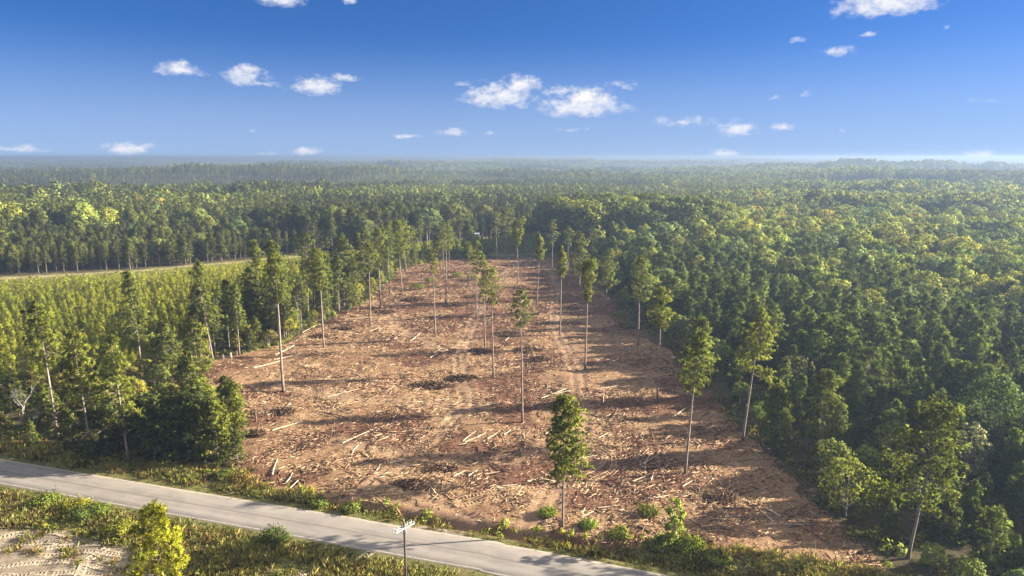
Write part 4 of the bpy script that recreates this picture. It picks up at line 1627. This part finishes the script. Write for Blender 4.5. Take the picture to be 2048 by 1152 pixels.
# weeds: low leafy plants of the verges, uncountable
WM = []
for i in range(4):
    rr = np.random.RandomState(520 + i)
    mb = MB()
    m = 70
    d = rr.normal(0, 1, (m, 3))
    d[:, 2] = np.abs(d[:, 2])
    d /= np.linalg.norm(d, axis=1)[:, None]
    mb.leaves(d * np.array([.55, .55, .8]) * rr.uniform(.3, 1, (m, 1)), d, .17, rr, .8, 0)
    WM.append(mb.mesh('weed', [M_LEAF]))
n = 9000
x = r.uniform(-100, 60, n)
y = r.uniform(48, 125, n)
v = road_v(x, y)
dn = fbm(x / 4, y / 4, 3, 73)
ew = 5.0 + 4.5 * sstep(-22, -44, x) + 6.0 * sstep(8, 22, x)
wy_ = inpoly(x, y, YARD) & (v < -7)
k = in_wedge(x, y, 40) & (((v < -6.0) & (v > -14) & ~wy_) | ((v > 4.6) & (v < ew + 2))) & (r.rand(n) < sstep(.42, .62, dn) * .85)
x, y = x[k], y[k]
z = ground_z(x, y)
pts = []
for xi, yi, zi in zip(x, y, z):
    p = r.rand()
    tn = (1.75, 1.75, .85) if p < .5 else ((2.1, 1.75, .95) if p < .8 else ((1.9, 1.45, 1.25) if p < .95 else (2.6, 2.0, .6)))
    s = r.uniform(.5, 1.4)
    pts.append((xi, yi, zi, r.uniform(0, 6.28), s, s * r.uniform(.7, 1.2), r.randint(0, 4), tn))
scatter('roadside_weeds', pts, WM)
# undergrowth below the wood edges and on the fringe
n = 16000
x = r.uniform(-170, 110, n)
y = r.uniform(55, 330, n)
e = right_edge(y)
k = in_wedge(x, y, 40) & (road_v(x, y) > 8) & ((((x > e - 1.0) & (x < e + 22)) & (y < 305)) | inpoly(x, y, FR))
x, y, e = x[k], y[k], e[k]
z = ground_z(x, y)
pts = []
for xi, yi, zi in zip(x, y, z):
    p = r.rand()
    tn = (1.2, 1.2, .7) if p < .5 else ((1.6, 1.2, .8) if p < .7 else ((.7, .8, .6) if p < .9 else (1.9, 1.3, 1.2)))
    s = r.uniform(.8, 2.2)
    pts.append((xi, yi, zi, r.uniform(0, 6.28), s, s * r.uniform(.6, 1.1), r.randint(0, 4), tn))
scatter('forest_undergrowth', pts, WM)

# countable shrubs on the soil and the verges
SHRUBS = [(1095, 1035, 13, 'light green leafy sprout at the foot of the sturdy lone pine', (1.9, 2.0, .8)), (1175, 1062, 12, 'small bright bush on soil between lone pine and verge', (1.7, 1.9, .8)),
          (1240, 1075, 16, 'weedy bush halfway between the lone pine and the sapling', (1.6, 1.5, .8)), (1295, 1030, 15, 'dull sparse bush standing before the sapling', (1.6, 1.4, .9)),
          (1380, 1105, 20, 'dense verge bush at the foot of the sapling', (1.6, 1.7, .7)), (1320, 1100, 20, 'dark green verge bush below the sapling', (1.1, 1.3, .6)),
          (1430, 1130, 18, 'bush at the verge end beside the shaded soil', (1.4, 1.4, .7)), (90, 1010, 22, 'broad green bush in the near verge by the frame side', (1.5, 1.6, .7)),
          (180, 1035, 24, 'dark green bush on the bank above the tyre tracks', (1.1, 1.25, .6)), (150, 1020, 20, 'bush with a yellow flowering top in the near verge', (2.4, 2.0, .6)),
          (240, 1065, 20, 'yellow-leaved bush at the bank foot beside the young pine', (2.0, 1.7, .6)), (550, 1080, 22, 'shadowy bush on the near verge by the rutted entrance', (1.0, 1.15, .6)),
          (480, 965, 14, 'reddish twiggy bush on the far verge', (1.9, 1.1, .9)), (445, 955, 12, 'small dark bush beside the reddish twiggy one', (1.1, 1.1, .7)),
          (635, 1010, 14, 'bush on the ditch bank below the slash', (1.3, 1.4, .7)), (700, 1022, 13, 'small bush at the ditch end near the bare entrance', (1.4, 1.4, .7)),
          (455, 690, 18, 'roundish olive bush at the plantation fringe corner', (1.2, 1.2, .8)), (480, 660, 20, 'dark bush on the fringe behind the olive one', (.8, 1.0, .7)),
          (1235, 640, 16, 'pale olive bush under the one-sided fan pine', (1.6, 1.5, .8)), (1255, 655, 14, 'tan bush next to the pale olive one at the wood edge', (1.9, 1.4, .9)),
          (945, 560, 10, 'low bush beside the short-crowned upper pine', (1.4, 1.4, .7)), (915, 556, 9, 'light low bush on upper soil behind the trio', (1.5, 1.5, .8)),
          (835, 580, 12, 'faded olive bush on brown brush of the upper clearing', (1.5, 1.3, .8)), (860, 566, 10, 'smaller faded bush farther up the upper clearing', (1.5, 1.3, .8))]
for i, (bx, by, cw, lab, tn) in enumerate(SHRUBS):
    x, y = px_ground(bx, by)
    z = gz(x, y)
    R = cw / FPX * math.hypot(y, CAM_H)
    mb = broadleaf(600 + i, R * 1.0, R * 1.2, 22, 80, .15 + .015 * R, .0, loose=.5, tr=.03)
    root = empty('shrub', (x, y, z))
    tag(root, lab, 'shrub', 'shrubs on the verges and clearing')
    part('stem', mb.mesh('shrub_stem', LEAF_MATS, 0), root)
    part('foliage', mb.mesh('shrub_foliage', LEAF_MATS, 1), root, tuple(c * .72 for c in tn))

# ------------------------------------------------------------------ logging debris
r = np.random.RandomState(60)


def sticks(n, x, y, L, rad, tilt, bias, r):
    """n four-sided sticks lying on the ground: arrays of verts and quads"""
    a = np.where(r.rand(n) < .62, r.normal(bias, .5, n), r.uniform(0, math.pi, n))
    d = np.stack([np.cos(a), np.sin(a), r.normal(0, tilt, n)], 1)
    z = ground_z(x, y) + rad * .6 + np.abs(d[:, 2]) * L * .4
    c = np.stack([x, y, z], 1)
    s = np.stack([-np.sin(a), np.cos(a), np.zeros(n)], 1)
    u = np.array([[0, 0, 1.]])
    V = []
    for e, k in ((-.5, 1.0), (.5, .65)):
        p = c + d * (L * e)[:, None]
        w = (rad * k)[:, None]
        V += [p - s * w - u * w, p + s * w - u * w, p + s * w + u * w, p - s * w + u * w]
    V = np.stack(V, 1).reshape(-1, 3)
    b = (np.arange(n) * 8)[:, None]
    f = np.array([[0, 1, 5, 4], [1, 2, 6, 5], [2, 3, 7, 6], [3, 0, 4, 7], [3, 2, 1, 0], [4, 5, 6, 7]]).ravel()
    return V, (b + f[None, :]).reshape(-1, 4)


n = 150000
x = r.uniform(-70, 48, n)
y = 66 + 245 * r.rand(n) ** 1.25
k = inpoly(x + 3 * (fbm(x / 8, y / 8, 2, 47) - .5), y, CLEAR) & (road_v(x, y) > 6.5)
dens = fbm(x / 7, y / 5, 3, 74)
tr_ = np.min([dpoly(x, y, t) for t in TRAILS], 0)
k &= r.rand(n) < (.20 + .95 * sstep(.38, .62, dens)) * np.where(tr_ < 1.8, .3, 1)
x, y = x[k], y[k]
n0 = len(x)
xb = r.uniform(-66, 44, 9000)
yb = 66 + 240 * r.rand(9000) ** 1.15
kb = inpoly(xb, yb, CLEAR) & (road_v(xb, yb) > 7) & (r.rand(9000) < .12 + .6 * sstep(.42, .62, fbm(xb / 9, yb / 6, 3, 75)))
x, y = np.concatenate([x, xb[kb]]), np.concatenate([y, yb[kb]])
n = len(x)
L = r.gamma(1.6, .30, n) + .12
rad = .012 + .02 * r.rand(n) + .014 * L
L[n0:] = r.uniform(.8, 2.8, n - n0)
rad[n0:] = r.uniform(.02, .045, n - n0)
V, Q = sticks(n, x, y, L, rad, .12, .65, r)
deb = link(bpy.data.objects.new('logging_debris', new_mesh('logging_debris', V, Q, [M_SLASH])))
tag(deb, kind='stuff')
# mats of torn bark and dead needles
n = 26000
x = r.uniform(-68, 46, n)
y = 68 + 238 * r.rand(n) ** 1.2
k = inpoly(x, y, CLEAR) & (road_v(x, y) > 6.5) & (r.rand(n) < sstep(.48, .66, fbm(x / 11, y / 7, 3, 45) + .16 * sstep(120, 220, y)))
x, y = x[k], y[k]
mb = MB()
C = np.stack([x, y, ground_z(x, y) + .05], 1)
D = np.stack([r.normal(0, 1, len(x)), r.normal(0, 1, len(x)), np.full(len(x), .35)], 1)
D /= np.linalg.norm(D, axis=1)[:, None]
mb.blades(C, D, .55, .06, 4, .6, r, 0)
lit_ = link(bpy.data.objects.new('needle_litter', mb.mesh('needle_litter', [M_DRY])))
lit_['tint'] = (1.0, 1.0, 1.0)
tag(lit_, kind='stuff')

# single logs, each its own object: (px x0, y0, x1, y1, pale?, label)
LOGS = [
    (1082, 798, 1133, 778, 1, 'long pale log pointing up the slope near the middle'), (1100, 791, 1140, 783, 1, 'pale log lying against the long one near the middle'),
    (1192, 781, 1243, 771, 1, 'pale log lying alone toward the shaded strip'), (1165, 797, 1205, 792, 1, 'thin pale log before the lone one toward the shaded strip'),
    (1207, 808, 1208, 790, 1, 'short upright-seen pale log by the shaded strip'), (1345, 836, 1371, 818, 1, 'thick pale log lying in shade by the slender pine'),
    (1224, 838, 1235, 818, 0, 'dark log end-on beside the shaded strip'), (1172, 825, 1205, 835, 0, 'dark slanting log in the middle soil'),
    (1296, 780, 1330, 782, 1, 'grey log at the foot of the shaded strip pine'), (1250, 764, 1290, 758, 0, 'dull log in the shade upslope'),
    (655, 795, 718, 781, 1, 'longest pale log on the pale dirt patch'), (545, 862, 605, 843, 1, 'pale pole near the brown brush heap'), (685, 885, 745, 860, 1, 'pale slim log in the centre slash'),
    (508, 738, 560, 722, 1, 'pale log at the edge-side soil'), (555, 718, 605, 708, 1, 'pale log behind another at the edge-side soil'), (550, 710, 590, 690, 1, 'bright crooked log by the tall edge pine'),
    (788, 680, 806, 668, 1, 'short pale log on the trail upslope'), (820, 683, 840, 669, 1, 'pale log beside the short one on the trail'), (828, 655, 822, 643, 0, 'dark stub log on the trail upslope'),
    (860, 715, 895, 700, 1, 'pale log between mid-clearing trees'), (925, 686, 948, 683, 1, 'pale log near the close pair of pines'), (868, 706, 882, 698, 1, 'little pale log near the close pair'),
    (1028, 618, 1052, 598, 1, 'pale log before the fan-crowned pine'), (1010, 683, 1020, 672, 1, 'short pale log upslope of the ragged pine'), (740, 662, 760, 657, 1, 'pale log by the light green edge pine'),
    (700, 640, 745, 636, 1, 'pale log behind the soil-standing edge pine'), (690, 655, 720, 664, 1, 'long thin pale log beside the slash by the edge row'), (600, 668, 640, 648, 1, 'pale log at the slender edge pine foot'),
    (926, 882, 952, 865, 1, 'pale log first of the sloping set'), (930, 884, 962, 872, 1, 'pale log second of the sloping set'), (955, 876, 972, 868, 1, 'pale short log ending the sloping set'),
    (975, 880, 995, 868, 1, 'pale log right behind the sloping set'), (1008, 872, 1022, 862, 1, 'pale log before the ragged pine'), (937, 958, 955, 946, 1, 'bright split log near the pressed curve of tracks'),
    (908, 958, 930, 947, 1, 'bright log beside the split one'), (970, 952, 1000, 946, 1, 'bright log in the near slash, flat'), (1005, 978, 1035, 974, 1, 'bright log low on the near slope'),
    (1055, 965, 1085, 957, 1, 'bright log behind the sturdy lone pine'), (1150, 918, 1195, 910, 1, 'bright slim log crossing the curved tracks'), (1285, 934, 1298, 912, 1, 'pale log upright in crossing heap of three'),
    (1280, 930, 1308, 914, 1, 'pale log across the heap of three'), (1290, 938, 1283, 916, 0, 'dark log in the heap of three'), (1265, 962, 1295, 952, 1, 'pale log in front of the heap of three'),
    (1302, 962, 1307, 948, 1, 'short pale log next to that front log'), (1365, 975, 1385, 964, 1, 'pale log by the slender pine foot'), (1310, 1000, 1338, 994, 1, 'pale flat log on dark soil before the slender pine'),
    (1355, 990, 1385, 994, 0, 'dark fallen branch before the slender pine'), (1196, 1018, 1240, 1012, 1, 'bent pale branch above the verge'), (1275, 1058, 1303, 1070, 0, 'thick dark weathered log among verge weeds'),
    (1520, 1026, 1546, 1048, 1, 'white bare log on the shaded soil'), (1533, 1022, 1560, 1040, 1, 'thicker white log beside the bare one on shaded soil'), (1535, 1054, 1550, 1056, 1, 'short white billet below the white logs'),
    (1555, 1056, 1608, 1056, 1, 'thin grey pole lying flat below the white logs'), (1607, 1062, 1660, 1092, 0, 'long grey pole running to the wood edge'), (545, 950, 555, 918, 1, 'pale slim log upright in the near brush'),
    (560, 995, 598, 960, 1, 'long pale log by the ditch head'), (572, 965, 585, 945, 1, 'bright splintered log near the ditch head'), (635, 980, 728, 981, 0, 'dark pole lying level above the ditch'),
    (752, 945, 760, 930, 1, 'pale log in brush seen end-on'), (705, 902, 722, 882, 1, 'pale log with torn end in the centre slash'), (780, 928, 815, 918, 1, 'pale branch lying in a tree shadow'),
    (740, 905, 738, 888, 0, 'dark log beside the torn one'), (956, 915, 957, 895, 0, 'dark stub standing in a tree shadow'), (985, 930, 1010, 945, 0, 'dark branch below the standing stub'),
    (858, 860, 862, 848, 0, 'dark log stub in the centre soil'), (792, 812, 820, 822, 0, 'dark pole on the pale dirt patch'), (800, 745, 812, 760, 0, 'dark log downslope of the trail'),
    (870, 800, 905, 795, 1, 'pale twig log in mid slope'), (960, 815, 990, 810, 1, 'pale log in mid slope by the ragged pine'), (1085, 872, 1110, 860, 1, 'pale log on the far side of the ragged pine'),
    (1135, 890, 1165, 875, 1, 'pale log above the curved tracks'), (1195, 878, 1215, 866, 1, 'pale log above the heap of three'), (1140, 640, 1165, 645, 1, 'white log in the shaded upper strip'),
    (1135, 625, 1175, 620, 1, 'white pole above the white log in the upper strip'), (660, 1147, 672, 1112, 1, 'leaning white plank in the near verge'), (1410, 1000, 1450, 1040, 0, 'fallen dark trunk at the soil edge in wood shade'),
    (755, 1000, 800, 1028, 0, 'bark strip at the entrance bank'), (610, 735, 640, 728, 1, 'pale log on the edge-side slope'), (640, 822, 700, 838, 0, 'dark pole in the tree shadow by the pale patch'),
    (560, 822, 580, 808, 1, 'pale log on the near side of the log heap'), (535, 830, 570, 818, 1, 'pale log atop the log heap'), (548, 815, 552, 830, 0, 'dark log on the log heap'), (578, 812, 592, 826, 0, 'crooked dark log on the log heap'),
]
for i, (x0, y0, x1, y1, pale, lab) in enumerate(LOGS):
    a, b = np.array(px_ground(x0, y0)), np.array(px_ground(x1, y1))
    c = (a + b) / 2
    ln = np.linalg.norm(b - a)
    if ln > 8.5:
        b = c + (b - c) * 8.5 / ln
        a = c + (a - c) * 8.5 / ln
    rr = (.055 + .03 * r.rand() + .004 * min(ln, 8)) * (1.5 if 'thick' in lab else 1)
    s = np.linspace(0, 1, 6)
    P = a[None] * (1 - s[:, None]) + b[None] * s[:, None]
    bow = r.normal(0, .02 * ln)
    nrm = np.array([-(b - a)[1], (b - a)[0]]) / max(ln, .01)
    P = P + nrm[None] * (np.sin(s * math.pi) * bow)[:, None]
    z0_, z1_ = gz(*a), gz(*b)
    zz = z0_ * (1 - s) + z1_ * s + rr * .8 + .06
    mb = MB()
    pts = np.column_stack([P, zz]) - np.array([c[0], c[1], 0])
    mb.tube(pts, rr * (1.05 - .32 * s) * r.uniform(.94, 1.06, 6), 8, 0, cap=False)
    o = link(bpy.data.objects.new('log', mb.mesh('log', [M_LOG if pale else M_LOGD])))
    o.location = (c[0], c[1], 0)
    tag(o, lab, 'log', 'logs left after the felling')
    eb = MB()
    for e, q in ((0, -1), (5, 1)):
        t = (pts[1] - pts[0]) if e == 0 else (pts[5] - pts[4])
        t = t / np.linalg.norm(t)
        R_ = rr * (1.05 - .32 * s[e]) * .97
        eb.tube(np.stack([pts[e] - t * .01 * (1 if e else 1), pts[e] + t * .015 * q]), [R_, R_ * .96], 8, 0)
    part('cut_end', eb.mesh('log_cut_end', [M_CUT]), o)

# stumps along the plantation side
for i, (bx, by, lab) in enumerate([(446, 718, 'short cut stump nearest the dark flat-topped pine'), (461, 712, 'pale cut stump in the middle of the stump row'), (474, 708, 'last cut stump of the row toward the tall edge pine'),
                                   (158, 854, 'round pale log butt beside the leaning roadside pine'), (167, 853, 'second round log butt next to the pale one'), (512, 842, 'blackened thin stump by the brown brush heap')]):
    x, y = px_ground(bx, by)
    z = gz(x, y)
    h = [.9, 1.0, .9, .8, .8, 2.2][i]
    R_ = [.32, .34, .3, .4, .38, .16][i]
    mb = MB()
    mb.tube([(0, 0, -.15), (0, 0, h * .2), (0, 0, h)], [R_ * 1.3, R_ * 1.05, R_], 8, 0, cap=False)
    o = link(bpy.data.objects.new('tree_stump', mb.mesh('tree_stump', [M_LOGD if i == 5 else M_BARK])))
    o.location = (x, y, z)
    tag(o, lab, 'stump', 'cut stumps and butts')
    cb = MB()
    cb.tube([(0, 0, h - .03), (0, 0, h + .012)], [R_ * .98, R_ * .93], 8, 0)
    part('cut_top', cb.mesh('stump_cut_top', [M_LOGD if i == 5 else M_CUT]), o)

# brush piles: heaps of dark twigs and red-brown needles
PILES = [(690, 657, 2.6, 'red-brown brush pile in front of the broad edge pine'), (640, 672, 2.4, 'dark brush pile at the foot of the edge row'), (860, 770, 4.0, 'largest brush pile in mid clearing'),
         (925, 755, 3.2, 'brush pile just past the largest one'), (565, 822, 2.4, 'heap of logs and twigs near the clump corner'), (508, 868, 2.0, 'rust-brown brush pile beside the bushy clump'),
         (965, 702, 3.0, 'dark brush pile under the close pair of pines'), (1018, 668, 4.2, 'brush pile left of nothing but soil, up behind the ragged pine'), (1055, 700, 3.4, 'low brush pile behind the ragged pine'),
         (912, 610, 3.6, 'brush pile beside the tight trio'), (1040, 577, 3.2, 'dark brush pile at the foot of the fan-crowned pine'), (805, 560, 3.4, 'reddish brush pile at the upper bend of the edge row'),
         (830, 600, 4.0, 'wide brown brush pile on the upper slope'), (950, 595, 3.0, 'brush pile under the short-crowned upper pine'), (1080, 720, 2.6, 'small brush pile toward the vase-crowned pine'),
         (770, 625, 3.0, 'brush pile near the light green pine on soil'), (880, 940, 2.6, 'loose brush pile in the near slope'), (820, 975, 2.2, 'low brush pile close to the entrance tracks'),
         (1390, 1085, 2.0, 'dark brush pile beside the sapling'), (680, 625, 2.2, 'brush pile tight against the broad edge pine'), (1440, 1000, 2.2, 'brush pile in the wood shade')]
PILES[7] = (1018, 668, 4.2, 'brush pile up behind the ragged thin pine')
for i, (bx, by, R_, lab) in enumerate(PILES):
    x, y = px_ground(bx, by)
    z = gz(x, y)
    n = int(120 * R_)
    rho = R_ * np.sqrt(r.rand(n))
    th = r.uniform(0, 6.28, n)
    sq = r.uniform(.5, .8)
    lx, ly = rho * np.cos(th), rho * np.sin(th) * sq
    H_ = (.38 + .11 * R_) * (1 - (rho / R_) ** 1.2)
    lz = H_ * r.rand(n)
    mb = MB()
    a = r.uniform(0, 6.28, n)
    el = r.normal(.12, .3, n)
    ln = r.uniform(.7, 2.2, n)
    for q in range(n):
        d = np.array([math.cos(a[q]) * math.cos(el[q]), math.sin(a[q]) * math.cos(el[q]), math.sin(el[q])])
        c = np.array([lx[q], ly[q], lz[q] + .08])
        mb.tube(np.stack([c - d * ln[q] / 2, c + d * ln[q] / 2]), [.035, .018], 4, 0)
    o = link(bpy.data.objects.new('brush_pile', mb.mesh('brush_pile', [M_SLASH])))
    o.location = (x, y, z)
    tag(o, lab, 'brush pile', 'heaps of felling brush')
    mb = MB()
    m = int(190 * R_)
    rho = R_ * np.sqrt(r.rand(m))
    th = r.uniform(0, 6.28, m)
    H_ = (.38 + .11 * R_) * (1 - (rho / R_) ** 1.2)
    C = np.stack([rho * np.cos(th), rho * np.sin(th) * sq, H_ * r.uniform(.3, 1.05, m)], 1)
    D = r.normal(0, 1, (m, 3)) + np.array([0, 0, .4])
    D /= np.linalg.norm(D, axis=1)[:, None]
    mb.blades(C, D, .5, .05, 5, .6, r, 0)
    dn_ = part('dead_needles', mb.mesh('pile_needles', [M_DRY]), o, (1, 1, 1))

# ------------------------------------------------------------------ utility pole
M_POLE = bark('pole_wood', (.075, .060, .048), (.135, .11, .088), 6, .15)
M_GREY = plain('weathered_grey_arm', (.36, .35, .33), .75, .2, 5)
M_CER = plain('pale_insulator', (.48, .49, .49), .35, .1, 5)
M_STEEL = plain('galvanised_steel', (.40, .41, .42), .45, .15, 8, .6)


def utility_pole():
    x, y = px_ground(813, 1216)
    z = gz(x, y)
    _, f, u = px_dir(812, 1043)
    h = CAM_H + u / f * y - z
    root = empty('utility_pole', (x, y, z))
    tag(root, 'dark wooden utility pole with pale double crossarm beside the road', 'utility pole')
    mb = MB()
    zs = np.linspace(-.4, h, 8)
    mb.tube(np.column_stack([.05 * np.sin(zs * .3), np.zeros(8), zs]), np.linspace(.145, .10, 8), 8, 0)
    part('pole', mb.mesh('pole_shaft', [M_POLE]), root)
    a = math.radians(50)          # arm runs away from the road, rising in the picture to the far side
    d = np.array([math.cos(a), math.sin(a), 0])
    R3 = np.array([[d[0], -d[1], 0], [d[1], d[0], 0], [0, 0, 1]])
    nrm = np.array([-d[1], d[0], 0])
    za = h - .62
    for sd in (-1, 1):
        mb = MB()
        mb.box(nrm * sd * .20 + np.array([0, 0, za]), (2.5, .11, .13), R3, 0)
        arm = part('crossarm', mb.mesh('pole_crossarm', [M_GREY]), root)
    for t in (-1.12, -.62, .62, 1.12):
        for sd in (-1, 1):
            mb = MB()
            c = d * t + nrm * sd * .20 + np.array([0, 0, za + .065])
            mb.tube([c, c + np.array([0, 0, .06]), c + np.array([0, 0, .07]), c + np.array([0, 0, .13]), c + np.array([0, 0, .15]), c + np.array([0, 0, .20])], [.02, .02, .065, .055, .075, .03], 8, 0)
            part('insulator', mb.mesh('pole_insulator', [M_CER]), root)
    for sd in (-1, 1):
        mb = MB()
        p0, p1 = d * sd * .85 + nrm * .27 + np.array([0, 0, za - .05]), nrm * .15 + np.array([0, 0, za - .75])
        mb.tube(np.stack([p0, p1]), [.022, .022], 4, 0)
        part('brace', mb.mesh('pole_brace', [M_STEEL]), root)
    mb = MB()
    mb.tube([(0, 0, h), (0, 0, h + .10), (0, 0, h + .11), (0, 0, h + .22)], [.03, .03, .08, .05], 8, 0)
    part('insulator', mb.mesh('pole_top_insulator', [M_CER]), root)
    mb = MB()
    mb.tube([nrm * -.28 + np.array([0, 0, h - 1.25]), nrm * -.28 + np.array([0, 0, h - .95]), nrm * -.28 + np.array([0, 0, h - .85])], [.07, .07, .03], 8, 0)
    part('cutout_fuse', mb.mesh('pole_fuse', [M_CER]), root)


utility_pole()


# ------------------------------------------------------------------ small white shed by the track
def shed():
    x, y = px_ground(953, 479)
    z = gz(x, y) + .0
    root = empty('shed', (x, y + 4, z), .2)
    tag(root, 'tiny white shed at the trees beyond the dirt track', 'shed')
    mb = MB()
    mb.box((0, 0, 1.25), (2.6, 2.2, 2.5), None, 0)
    part('wall', mb.mesh('shed_wall', [plain('white_boards', (.5, .5, .5), .7, .1)]), root)
    mb = MB()
    for sd in (-1, 1):
        ca, sa = math.cos(.45 * sd), math.sin(.45 * sd)
        mb.box((0, sd * .6, 2.78), (2.9, 1.5, .08), np.array([[1, 0, 0], [0, ca, sa], [0, -sa, ca]]), 0)
    part('roof', mb.mesh('shed_roof', [plain('blue_grey_roofing', (.30, .36, .48), .5, .1)]), root)
    mb = MB()
    mb.box((.3, -1.12, 1.0), (.9, .06, 2.0), None, 0)
    part('door', mb.mesh('shed_door', [plain('dark_door', (.12, .12, .13), .6, .1)]), root)


shed()

# ------------------------------------------------------------------ haze over the whole country
def haze():
    mb = MB()
    mb.box((0, 6000, 4.5), (30000, 21000, 87), None, 0)
    m = bpy.data.materials.new('haze')
    m.use_nodes = True
    T = NT(m.node_tree)
    pv = T.n('ShaderNodeVolumePrincipled')
    pv.inputs['Color'].default_value = (.255, .345, .50, 1)
    pv.inputs['Density'].default_value = .00046
    pv.inputs['Anisotropy'].default_value = .32
    out = T.n('ShaderNodeOutputMaterial')
    T.t.links.new(pv.outputs[0], out.inputs['Volume'])
    o = link(bpy.data.objects.new('haze', mb.mesh('haze', [m])))
    tag(o, kind='stuff')


haze()
